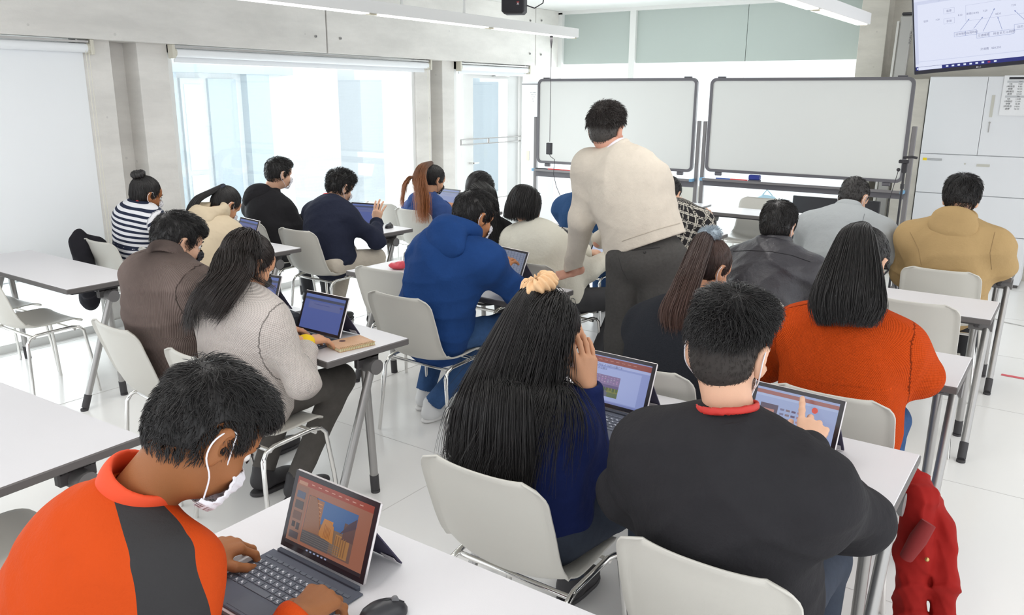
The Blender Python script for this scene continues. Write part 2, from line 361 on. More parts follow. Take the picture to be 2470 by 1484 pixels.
# ================= ceiling luminaires =================
def luminaire(x, y0, y1, label, hung):
    t = empty('linear_light', (x, (y0+y1)/2, 2.3)); tag(t, label, 'light', None); h = (y1-y0)/2
    MB().box((-.045, -h, .004), (.045, h, .085), bev=.003).build('housing', mat('luminaire_white', (.86, .855, .84), .4), t)
    g = MB(); k = int(2*h/1.2)
    for i in range(k):
        a = -h+2*h*i/k; g.box((-.036, a+.03, -.004), (.036, a+2*h/k-.06, .006))
    g.build('diffuser', glow, t)
    c_ = MB()
    for i in range(k+1): a = -h+2*h*i/k; c_.box((-.02, a-.04 if i else a, -.006), (.02, a+.04 if i < k else a, .003))
    c_.build('end_clip', mat('clip_beige', lin(205, 198, 176), .6), t)
    for a in (-h+.7, -h/3, h/3-.15, h-1.7): MB().cyl((0, a, .08), (0, a, .519), .011).build('suspension_rod', white_paint, t, True)
luminaire(-4.2, 0.2, 7.02, 'long white hanging strip light with a black cord at its end, left side', True)
luminaire(-1.55, .2, 6.85, 'white hanging strip light above the wide right whiteboard', True)
luminaire(1.1, .2, 6.85, 'unseen white hanging strip light added over the right aisle', True)  # unseen fitting, added to house the extra right-hand lamp
# cord with an adapter box
P0 = at(1330, 92, 6.6); t = empty('hanging_power_cord', P0); tag(t, 'thin black cord with small adapter box hanging before the left whiteboard', 'cord')
Pb, Pc = at(1326, 342, 6.6)-P0, at(1324, 370, 6.6)-P0
MB().tube([(0, 0, .03), (0, 0, -.03), (0, 0, -.09)], [.016, .012, .004], 8).build('plug', black_pl, t, True)
MB().tube([(0, 0, -.05), Pb*.5, Pb], .003, 6).build('cable', black_pl, t, True)
MB().box(Pc-V(.024, .016, .01), Pb+V(.024, .016, -.01), bev=.004).build('adapter_box', black_pl, t)
MB().tube([Pc, Pc+V(.02, 0, -.03), at(1338, 385, 6.6)-P0, at(1335, 420, 6.6)-P0, at(1342, 450, 6.6)-P0, at(1352, 474, 6.6)-P0, at(1356, 600, 6.6)-P0], .003, 6).build('lower_cable', black_pl, t, True)
# black ceiling speaker
P0 = at(1242, 12, 4.6); t = empty('ceiling_speaker', P0, R_(25)); tag(t, 'small black box speaker hanging from the ceiling at the top edge', 'speaker')
MB().box((-.075, -.09, -.06), (.075, .05, .065), bev=.016).build('cabinet', mat('speaker_black', lin(52, 50, 54), .6), t)
MB().box((-.068, -.096, -.053), (.068, -.089, .058), bev=.003).build('grille', mat('speaker_grille', lin(44, 43, 47), .85), t)
MB().box((.028, -.0975, .006), (.044, -.0962, .010)).build('logo_bar', mat('logo_red', lin(200, 60, 60), .5), t)
MB().box((.031, -.0975, -.003), (.041, -.0962, .003)).box((.028, -.0975, -.008), (.044, -.0962, -.006)).build('logo_mark', mat('logo_white', lin(225, 220, 220), .5), t)
MB().cyl((0, 0, .06), (0, 0, 2.819-P0[2]), .012).box((-.04, -.04, .06), (.04, .04, .075)).build('ceiling_mount', black_pl, t)
MB().tube([(.07, .02, .0), (.12, .06, -.015), (.17, .10, .02), (.19, .12, .2), (.19, .12, 2.819-P0[2])], .004, 6).build('speaker_cable', black_pl, t, True)

# ================= whiteboards =================
def whiteboard(x0, x1, Y, z0, z1, zt, zr, label):
    cx, hw = (x0+x1)/2, (x1-x0)/2; t = empty('mobile_whiteboard', (cx, Y, 0)); tag(t, label, 'whiteboard')
    MB().box((-hw+.02, -.006, z0+.02), (hw-.02, .012, z1-.02)).build('board', board_m, t)
    o = rect_round(-hw, hw, z0, z1, .06); i_ = rect_round(-hw+.028, hw-.028, z0+.028, z1-.028, .035); k = len(o)
    v = [(p[0], y, p[1]) for y in (-.016, .02) for p in o+i_]
    f = []
    for a in range(k):
        b2 = (a+1) % k; f += [[a, b2, k+b2, k+a], [2*k+b2, 2*k+a, 3*k+a, 3*k+b2], [b2, a, 2*k+a, 2*k+b2], [k+a, k+b2, 3*k+b2, 3*k+a]]
    mesh('frame', v, f, frame_grey, t)
    for s in (-1, 1):
        MB().box((s*(hw+.035)-.02, .0, .05), (s*(hw+.035)+.02, .04, z1-.42), bev=.004).build('post', grey_metal, t)
        MB().box((s*(hw-.14)-.035, -.012, z0-.035), (s*(hw-.14)+.035, .02, z0), bev=.006).build('lower_clip', frame_grey, t)
        MB().box((s*(hw-.11)-.04, -.012, z1), (s*(hw-.11)+.04, .02, z1+.014), bev=.004).build('upper_clip', frame_grey, t)
        MB().box((s*(hw+.035)-.022, -.24, .05), (s*(hw+.035)+.022, .26, .09), bev=.004).build('foot', grey_metal, t)
        for y in (-.2, .22): MB().cyl((s*(hw+.035)-.012, y, .026), (s*(hw+.035)+.012, y, .026), .026).build('caster', black_pl, t, True)
    MB().box((-hw-.01, -.075, zt-.012), (hw+.01, .0, zt), bev=.003).box((-hw-.01, -.078, zt-.012), (hw+.01, -.07, zt+.012)).build('tray', grey_metal, t)
    for s in (-1, 1): MB().box((s*(hw+.012)-.016, -.08, zt-.016), (s*(hw+.012)+.016, .0, zt+.014), bev=.003).build('tray_end_cap', mat('cap_blue', lin(120, 170, 205), .5), t)
    MB().box((-hw-.02, .0, zr), (hw+.02, .03, zt-.02), bev=.003).build('cross_rail', frame_grey, t)
    return t
whiteboard(-5.25, -3.33, 8.0, 1.01, 1.95, .935, .855, 'left mobile whiteboard in dark grey frame behind the standing man')
whiteboard(-3.195, -1.331, 8.0, 1.03, 1.947, .955, .885, 'right mobile whiteboard in dark grey frame beside the wall screen')
def marker(x, z, L, col, label):
    t = empty('whiteboard_marker', (x, 7.965, z+.011)); tag(t, label, 'marker', 'markers on the whiteboard trays')
    MB().cyl((-L/2, 0, 0), (L/2-.03, 0, 0), .010).build('barrel', mat('marker_'+col[0], col[1], .4), t, True); MB().cyl((L/2-.03, 0, 0), (L/2+.015, 0, 0), .0105, .008).build('cap', mat('marker_'+col[0], col[1], .4), t, True)
RED = ('red', lin(222, 62, 60)); BLU = ('blue', lin(60, 92, 170)); BLK = ('black', lin(50, 50, 54))
marker(-5.17, .935, .15, BLK, 'dark marker at the left end of the left whiteboard tray')
marker(-4.99, .935, .17, RED, 'red marker on the left whiteboard tray')
marker(-4.86, .935, .13, RED, 'second red marker on the left whiteboard tray, nearer the standing man')
marker(-2.98, .955, .16, BLU, 'blue marker on the right whiteboard tray')
marker(-2.83, .955, .16, RED, 'red marker on the right whiteboard tray')
t = empty('board_eraser', (-2.665, 7.965, .956)); tag(t, 'dark blue felt whiteboard eraser standing on the right tray', 'eraser')
MB().box((-.055, -.03, .022), (.055, .025, .07), bev=.008).build('body', mat('eraser_blue', lin(35, 52, 140), .5), t); MB().box((-.055, -.03, 0), (.055, .025, .022)).build('felt_pad', mat('felt_grey', lin(95, 95, 105), .9), t)

# ================= cabinets, locker, screen =================
X0, X1, CY = -1.375, -.37, 9.0
t = empty('file_cabinet', ((X0+X1)/2, CY+.22, 0)); hw = (X1-X0)/2; tag(t, 'tall off-white steel cabinet with two upper doors and wide file drawers', 'cabinet')
MB().box((-hw, -.2, .03), (hw, .22, 1.97)).build('body', cab_m, t); MB().box((-hw+.01, -.18, 0), (hw-.01, .2, .03)).build('plinth', dark_edge, t)
sp_ = at(2385, 185, CY)[0]-(X0+X1)/2
for a, b in ((-hw+.002, sp_-.002), (sp_+.002, hw-.002)):
    d = MB().box((a, -.222, 1.245), (b, -.2, 1.965), bev=.002).build('door', cab_m, t)
    if a > -hw+.1:
        MB().box((a+.05, -.226, 1.60), (a+.075, -.221, 1.80)).build('recessed_handle', mat('handle_beige', lin(198, 196, 186), .5), d)
        MB().cyl((a+.062, -.23, 1.55), (a+.062, -.221, 1.55), .009).box((a+.058, -.227, 1.46), (a+.066, -.224, 1.545)).build('lock_key', alu, d)
for z0, z1 in ((.865, 1.238), (.49, .858), (.035, .483)):
    d = MB().box((-hw+.002, -.222, z0), (hw-.002, -.2, z1), bev=.002).build('drawer', cab_m, t)
    if z0 > .8: MB().box((.0, -.226, z1-.10), (.11, -.221, z1-.075)).cyl((-.1, -.227, z1-.08), (-.1, -.221, z1-.08), .008).build('handle', mat('handle_beige', lin(198, 196, 186), .5), d)
lab = MB().box((-hw+.03, -.2245, 1.175), (-hw+.065, -.2225, 1.20)).build('warning_sticker', mat('sticker_yellow', lin(245, 215, 40), .5), t); lab['label'] = 'yellow warning sticker'
m_ = MB(); 
for i in range(3): m_.box((-hw+.07, -.2245, 1.194-i*.008), (-hw+.20, -.2235, 1.198-i*.008))
m_.build('sticker_text', mat('sticker_grey', lin(160, 160, 160), .6), t)
# timetable sheet
pw = at(2425, 190, CY-.03)
ts = empty('timetable_sheet', (pw[0], CY-.008, pw[2]-.31)); tag(ts, 'white printed timetable sheet in clear sleeve taped to the cabinet door', 'timetable')
MB().box((-.01, -.002, -.02), (.30, 0, .34)).build('paper', mat('paper_white', (.84, .84, .85), .4), ts)
ink = mat('print_ink', lin(58, 58, 62), .7); gb = mat('print_grey', lin(196, 197, 200), .7)
MB().box((.03, -.004, .305), (.27, -.0025, .325)).build('title_bar', ink, ts); MB().box((.02, -.004, .275), (.27, -.0025, .293)).box((.02, -.004, .142), (.27, -.0025, .160)).build('heading_band', gb, ts)
up = np.array([[1, 0, 0], [0, 0, -1], [0, 1, 0]], float)
for i, (a, b) in enumerate((('', 'AM'), ('HR', '9:20'), ('1時限目', '9:30'), ('休憩', '10:15'), ('2時限目', '10:25'), ('清掃', '12:10'), ('', 'PM'), ('HR', '13:00'), ('1時限目', '13:10'), ('休憩', '14:40'), ('2時限目', '14:50'), ('清掃', '16:20'))):
    z = .279-i*.0222
    if a: text('printed_text', a, .019, ink, ts, (.05, -.004, z), up, 'CENTER')
    text('printed_text', b, .019, ink, ts, (.125, -.004, z), up, 'CENTER')
# locker at the door
t = empty('white_locker', (-5.60, 8.75, 0)); tag(t, 'narrow white steel locker between the glazed door and left whiteboard', 'locker')
MB().box((-.24, -.22, .02), (.24, .22, 1.93), bev=.003).build('body', cab_m, t); MB().box((-.24, -.222, 1.895), (.24, -.218, 1.905)).build('top_gap', dark_edge, t)
m_ = MB()
for i in range(5):
    for j in range(5-i): m_.box((-.11+i*.009+j*.018, -.2225, 1.80-i*.026), (-.104+i*.009+j*.018, -.219, 1.806-i*.026))
m_.build('vent_holes', dark_edge, t); MB().box((-.16, -.224, .98), (-.12, -.219, 1.10), bev=.001).build('switch_plate', mat('switch_cream', lin(222, 214, 190), .5), t)
# rolled projection screen cases leaning in the recess
t = empty('projection_screen_case', (-1.70, 9.12, 0)); tag(t, 'long grey rolled projection screen case standing upright beside the wall screen', 'screen case')
xf = (ry(R_(.8)), V(0, 0, 0))
MB().box((-.055, -.05, .0), (.055, .05, 2.55), bev=.012).build('housing', mat('case_grey', lin(170, 168, 164), .4, .3), t, xf=xf)
MB().box((-.05, -.045, 2.55), (.05, .045, 2.58), bev=.01).build('end_cap', black_pl, t, xf=xf); MB().box((-.082, -.05, 0), (-.06, -.02, 2.5), bev=.004).build('slat', mat('case_cream', lin(200, 198, 192), .5), t, xf=xf)
text('case_print', 'WORCH', .03, ink, t, (.10, -.052, 2.28), (ry(R_(2))@np.array([[0, -1, 0], [0, 0, -1], [1, 0, 0]], float)))
# wall screen
B0, B1, T0 = at(2204, 181, 7.45), at(2470, 155, 7.25), at(2201.5, 0, 7.36)
U = unit(B1-B0); Wv = unit((T0-B0)-U*((T0-B0)@U)); Nn = -np.cross(Wv, U)
if Nn@(CAM0-B0) < 0: Nn = -Nn
TVM = np.array([U, -Nn, Wv]).T   # local x right, y away, z up
t = empty('wall_screen', B0); tag(t, 'large flat screen showing a spreadsheet, at the top right corner', 'screen')
t.matrix_world = Matrix([[*TVM[0], B0[0]], [*TVM[1], B0[1]], [*TVM[2], B0[2]], [0, 0, 0, 1]])
MB().box((0, 0, 0), (1.23, .05, .71), bev=.006).build('bezel', mat('screen_bezel', lin(38, 36, 48), .4), t)
MB().box((.5, .05, .25), (.73, .16, .5)).cyl((.6, .12, .4), (.6, .12, 2.81-B0[2]), .03).build('mount', black_pl, t)
def emat(n, c, s=1.): return mat('glow_'+n, lin(*c), .5, emit=s, spec=.2)
def emit_mat(n, c, s=1.):
    M = mat('glow_'+n, (.01, .01, .012), .25, spec=.5)
    b = M.node_tree.nodes['Principled BSDF']; b.inputs['Emission Color'].default_value = (*lin(*c), 1); b.inputs['Emission Strength'].default_value = s*.8; return M
scr_w = emit_mat('tv_white', (226, 231, 250)); scr_b = emit_mat('tv_bar', (34, 42, 120)); scr_l = emit_mat('tv_line', (178, 184, 214)); scr_a = emit_mat('tv_arrow', (120, 134, 186)); scr_t = emit_mat('tv_ink', (120, 124, 158)); scr_h = emit_mat('tv_head', (208, 214, 238)); scr_g = emit_mat('tv_green', (40, 120, 100)); scr_i = emit_mat('tv_icon', (230, 240, 255)); scr_r = emit_mat('tv_red', (170, 50, 90))
def q2(mb, a, b, c, d, mi, y): mb.box((a, y, c), (b, y-.0004, d), mi)
D = MB(); q2(D, .018, 1.212, .03, .69, 0, -.001); q2(D, .018, 1.212, .03, .058, 1, -.0016); q2(D, .04, .22, .032, .056, 0, -.002); q2(D, .018, .06, .66, .69, 6, -.0016); q2(D, .10, 1.2, .66, .69, 6, -.0016)
q2(D, .018, 1.212, .53, .555, 5, -.0016); q2(D, .018, .045, .08, .53, 5, -.0016); q2(D, .018, 1.212, .095, .10, 5, -.0016); q2(D, .05, 1.2, .60, .602, 5, -.0016)
for i in range(9): q2(D, .25+i*.043, .268+i*.043, .038, .05, 7 if i != 7 else 8, -.002)
q2(D, .028, .038, .038, .05, 7, -.002)
def rect(x0, x1, z0, z1, mi=2, w=.0016):
    q2(D, x0, x1, z0, z0+w, mi, -.002); q2(D, x0, x1, z1-w, z1, mi, -.002); q2(D, x0, x0+w, z0, z1, mi, -.002); q2(D, x1-w, x1, z0, z1, mi, -.002)
rect(.24, .32, .435, .475); rect(.24, .32, .36, .40); rect(.40, 1.18, .36, .475); rect(.315, .395, .255, .29, 3); rect(.395, .475, .255, .29, 3); rect(.475, .56, .225, .26, 3); rect(.56, .73, .225, .26, 3); rect(.73, .86, .25, .29, 3)
def arrow(x0, z0, x1, z1):
    a, b = V(x0, 0, z0), V(x1, 0, z1); d_ = unit(b-a); n_ = V(-d_[2], 0, d_[0]); w = .0013
    for p, q, w1, w2 in ((a, b-d_*.008, w, w), (b-d_*.012, b, .005, .0003)):
        D.prism([(0, -w1), (0, w1), (np.linalg.norm(q-p), w2), (np.linalg.norm(q-p), -w2)], p+V(0, -.0022, 0), d_, n_, V(0, -1, 0), .0003, 3)
for a in ((.36, .30, .425, .375), (.455, .30, .52, .375), (.52, .27, .60, .425), (.65, .265, .62, .36), (.80, .31, .73, .39)): arrow(*a)
D.build('display', [scr_w, scr_b, scr_l, scr_a, scr_t, scr_h, scr_g, scr_i, scr_r], t)
for s_, x, z, sz in (('出発場所', .325, .266, .02), ('出発時間', .403, .266, .02), ('交通機関', .483, .236, .02), ('料金または時間', .59, .236, .021), ('目的', .75, .262, .02), ('電車', .26, .447, .02), ('歩徒', .26, .372, .02), ('徒歩', .09, .395, .018), ('7:20', .18, .395, .018), ('8:10', .345, .405, .018), ('新宿(18:40)', .405, .405, .018), ('7:20', .52, .41, .018), ('¥520', .605, .375, .018), ('7:30', .71, .42, .018), ('交通費   ¥20,250', .50, .135, .02), ('D', .20, .535, .018), ('E', .28, .535, .018), ('F', .36, .535, .018), ('G', .45, .535, .018)):
    text('screen_text', s_, sz, scr_t if z < .535 else scr_l, t, (x, -.003, z), up)
text('maker_logo', 'LG', .016, mat('logo_grey', lin(200, 200, 205), .4), t, (.485, -.0012, .008), up)
MB().cyl((.475, -.0015, .0135), (.475, 0, .0135), .006).build('logo_ring', mat('logo_grey', lin(200, 200, 205), .4), t)
# red tape line and thin cable on the floor at the right
a, b = onz(2415, 904, 0), onz(2470, 914, 0)
tag(MB().prism([(0, -.02), (0, .02), (1.6, .02), (1.6, -.02)], a+V(0, 0, .001), unit(b-a), np.cross((0, 0, 1), unit(b-a)), V(0, 0, 1), .001).build('floor_tape', mat('tape_red', lin(222, 90, 100), .5)), 'red tape line stuck on the floor at the right aisle', 'tape')
a, b = onz(2422, 778, 0), onz(2470, 788, 0)
tag(MB().tube([a+V(-.3, .3, .004), a+V(0, 0, .004), b+V(0, 0, .004), b+V(1, -.3, .004)], .004, 6).build('floor_cable', mat('cable_grey', lin(190, 188, 186), .5)), 'thin pale cable lying on the floor near the cabinet', 'cable')

# ================= tables =================
TW, TD = 1.37, .45
def make_table(near=-.33, far=.03):
    t = empty('folding_table')
    MB().box((-TW/2+.004, -TD/2+.004, .700), (TW/2-.004, TD/2-.004, .7205), bev=.002).build('tabletop', white_lam, t)
    MB().box((-TW/2, -TD/2, .690), (TW/2, TD/2, .7185), bev=.004).build('edge_band', dark_edge, t)
    MB().box((-TW/2+.06, -.02, .655), (TW/2-.06, .10, .690), bev=.004).box((-TW/2+.05, -TD/2+.05, .672), (TW/2-.05, TD/2-.06, .690)).build('underframe', mat('frame_dark', lin(74, 71, 72), .5), t)
    for s in (-1, 1):
        x = s*(TW/2-.06)
        MB().cyl((x-.055, .04, .630), (x+.055, .04, .630), .034, n=20).build('pivot_boss', mat('boss_grey', lin(118, 116, 116), .45, .3), t, True)
        MB().box((x-.03, -.02, .62), (x+.0, .10, .672), bev=.006).build('hinge_bracket', mat('frame_dark', lin(74, 71, 72), .5), t)
        for k, (xa, xb, fy) in enumerate(((x+s*.028, x+s*.032, near), (x-s*.03, x-s*.03, far))):
            a, b = V(xa, .04 if k else .03, .625), V(xb, fy, .0)
            l = MB().tube([a, a+(b-a)*.86], .0185, 14).build('leg', alu, t, True)
            MB().tube([a+(b-a)*.86, a+(b-a)*.975, b+V(0, 0, .012)], [.0205, .0205, .017], 14).cyl(b+V(0, 0, .0), b+V(0, 0, .012), .021).build('foot_cap', mat('rubber', lin(66, 64, 66), .7), l, True)
    return t
tabs = [  # x, y, rotation, near foot, label
 (-.935, 1.09, 0, 'white folding table in the front row under the laptop with the city picture'),
 (-2.985, 1.03, 2, 'empty white folding table cut by the left edge, behind the orange jacket'),
 (-.965, 2.35, 0, 'white folding table with the two open laptops before the black sweatshirt'),
 (-3.05, 2.40, -5, 'white folding table with the spiral notebook at its corner'),
 (-5.15, 2.36, 0, 'empty white folding table by the left wall window blind'),
 (-.955, 3.525, 0, 'white folding table in front of the orange knit sweater'),
 (-2.93, 3.60, -2, 'white folding table with the red pouch, where the standing man rests his hand'),
 (-5.12, 3.55, -2, 'white folding table before the striped top and the cream jacket'),
 (-.955, 4.70, 0, 'white folding table before the leather jacket with an empty chair pushed in'),
 (-3.03, 4.74, 0, 'white folding table holding the bright laptop left of the standing man'),
 (-5.08, 4.68, -3, 'white folding table with the black mouse near its right end'),
 (-.955, 5.88, 0, 'white folding table under the arms of the grey coat and tan hoodie'),
 (-2.93, 5.96, 0, 'white folding table under the elbow of the checked jacket'),
 (-5.08, 5.9, 0, 'white folding table before the person with the orange ponytail'),
 (-2.30, 7.53, -1, 'empty white table at the front under the right whiteboard'),
 (-3.72, 7.60, 2, 'white table at the front behind the checked jacket, left of the other front table')]
tp = {}
for nr in (-.33, -.2): tp[nr] = make_table(nr, .03 if nr < -.3 else .075)
used = set()
for x, y, r, lab in tabs:
    nr = -.2 if x < -2 else -.33
    o = copy_tree(tp[nr]) if nr in used else tp[nr]
    used.add(nr); o.location = (x, y, 0); o.rotation_euler = (0, 0, R_(r)); tag(o, lab, 'table', None)
# ================= chairs =================
def make_chair():
    t = empty('stacking_chair')
    prof = [(.47, .428), (.462, .447), (.43, .455), (.36, .450), (.26, .441), (.18, .440), (.12, .452), (.085, .485), (.065, .53), (.05, .58), (.036, .64), (.02, .70), (.008, .75), (.0, .79), (-.003, .805)]
    # smooth resample
    P = np.array(prof); d = np.r_[0, np.cumsum(np.linalg.norm(np.diff(P, axis=0), axis=1))]; S = np.linspace(0, d[-1], 46)
    py, pz = np.interp(S, d, P[:, 0]), np.interp(S, d, P[:, 1])
    for _ in range(3): py[1:-1] = (py[:-2]+2*py[1:-1]+py[2:])/4; pz[1:-1] = (pz[:-2]+2*pz[1:-1]+pz[2:])/4
    ty, tz = np.gradient(py), np.gradient(pz); n_ = np.hypot(ty, tz); ny, nz = tz/n_, -ty/n_   # normal toward the sitter (up for seat, forward for back)
    u = S/d[-1]; w = np.interp(u, [0, .1, .35, .52, .62, .8, 1], [.37, .405, .425, .43, .425, .43, .425])
    top = d[-1]-S; r = .06; w = w-2*(r-np.sqrt(np.maximum(r*r-np.maximum(r-top, 0)**2, 0)))
    fr = S; r2 = .05; w = w-2*(r2-np.sqrt(np.maximum(r2*r2-np.maximum(r2-fr, 0)**2, 0)))*.8
    nx = 25; s = np.linspace(-1, 1, nx); v = np.zeros((46, nx, 3)); nn = np.zeros((46, nx, 3))
    curl = np.interp(u, [0, .12, .4, .55, .7, 1], [.004, .016, .03, .05, .04, .022])
    for i in range(46):
        c = curl[i]*np.abs(s)**2.4; fl = -.014*np.clip((np.abs(s)-.9)/.1, 0, 1)**1.5*(u[i] > .5)
        v[i, :, 0] = s*w[i]/2; v[i, :, 1] = py[i]+ny[i]*(c+fl); v[i, :, 2] = pz[i]+nz[i]*(c+fl)
    v[-4:, :, 1] -= (np.array([0, .15, .5, 1])*.010)[:, None]
    du, dv = np.gradient(v, axis=0), np.gradient(v, axis=1); nn = np.cross(dv, du); nn /= np.linalg.norm(nn, axis=2)[..., None]+1e-9
    lo, hi = (v-nn*.003).reshape(-1, 3), (v+nn*.003).reshape(-1, 3); k = 46*nx; f = []
    for i in range(45):
        for j in range(nx-1):
            a = i*nx+j; f += [[a, a+1, a+nx+1, a+nx], [k+a, k+a+nx, k+a+nx+1, k+a+1]]
    rim = [j for j in range(nx)]+[i*nx+nx-1 for i in range(1, 46)]+[45*nx+j for j in range(nx-2, -1, -1)]+[i*nx for i in range(44, 0, -1)]
    for a, b in zip(rim, rim[1:]+rim[:1]): f.append([a, k+a, k+b, b])
    mesh('seat_shell', np.r_[lo, hi], f, chair_pl, t, True)
    for s_ in (-1, 1):
        pts = [(s_*.245, .10, .0), (s_*.225, .115, .20), (s_*.207, .125, .375), (s_*.203, .145, .405), (s_*.20, .185, .418), (s_*.20, .38, .424), (s_*.203, .425, .415), (s_*.207, .448, .39), (s_*.222, .470, .2), (s_*.235, .485, 0)]
        g = MB().tube(pts, .0095, 10).build('leg_frame', chrome, t, True)
        MB().tube([(s_*.232, .108, .13), (s_*.222, .115, .3), (s_*.212, .13, .385)], .006, 8).build('stacking_rod', chrome, g, True)
    for y in (.17, .40): MB().cyl((-.20, y, .405), (.20, y, .405), .009).build('crossbar', chrome, t, True)
    return t
ch0 = make_chair(); first = True
def chair(x, y, r, lab):
    global first
    o = ch0 if first else copy_tree(ch0); first = False
    o.location = (x, y, 0); o.rotation_euler = (0, 0, R_(r)); return tag(o, lab, 'chair', None)
for a in [
 (-1.2, 1.56, 0, 'white moulded chair of the person with waist-long black hair'),
 (-.55, 1.50, 0, 'white moulded chair at the bottom edge behind the black sweatshirt'),
 (-.60, 2.71, 0, 'white moulded chair of the person in the orange knit sweater, red jacket over it'),
 (-1.235, 2.58, 0, 'white moulded chair of the person in the dark fuzzy cardigan'),
 (-.60, 4.27, 0, 'empty white moulded chair pushed in behind the orange knit sweater, right aisle'),
 (-1.33, 3.92, 0, 'white moulded chair of the person in the leather jacket'),
 (-.605, 5.2, 0, 'white moulded chair of the person in the tan hoodie'),
 (-1.22, 5.12, 0, 'white moulded chair of the person in the grey coat'),
 (-2.66, 1.70, 0, 'white moulded chair of the person in the pale cable-knit sweater'),
 (-3.30, 1.74, -4, 'white moulded chair of the person in the brown corduroy shirt'),
 (-2.70, 2.86, 0, 'white moulded chair of the person in the bright blue hoodie'),
 (-3.20, 3.27, 3, 'empty white moulded chair behind the blue hoodie chair, at the table with the red pouch'),
 (-2.64, 3.93, -8, 'white moulded chair of the person with bobbed hair and white sweater'),
 (-3.20, 3.95, 0, 'white moulded chair of the person with the yellow-lined black hood'),
 (-4.66, 3.90, 0, 'white moulded chair of the curly-haired person in navy'),
 (-5.30, 3.95, 0, 'white moulded chair of the person in the black hoodie'),
 (-4.72, 5.22, 0, 'white moulded chair of the person with the orange ponytail'),
 (-5.25, 5.38, 0, 'empty white moulded chair left of the person with the orange ponytail'),
 (-3.12, 5.2, 0, 'white moulded chair of the person in dark blue behind the standing man'),
 (-2.47, 5.2, 0, 'white moulded chair of the person in the checked jacket'),
 (-5.33, 2.79, 0, 'white moulded chair of the person in the striped top, black coat over it'),
 (-4.74, 2.84, 0, 'white moulded chair of the person in the cream padded jacket'),
 (-4.97, 1.90, 0, 'empty white moulded chair at the left edge, right one of the pair'),
 (-5.50, 1.92, 3, 'empty white moulded chair at the left edge, left one of the pair'),
 (-2.45, .60, 0, 'empty white moulded chair tucked under the table at the left edge'),
 (-1.18, .20, 0, 'white moulded chair of the person in the orange jacket'),
 (-2.58, 7.97, 178, 'empty white moulded chair facing the class below the right whiteboard'),
 (-3.75, 8.75, 182, 'empty white moulded chair facing the class beyond the checked jacket')]: chair(*a)

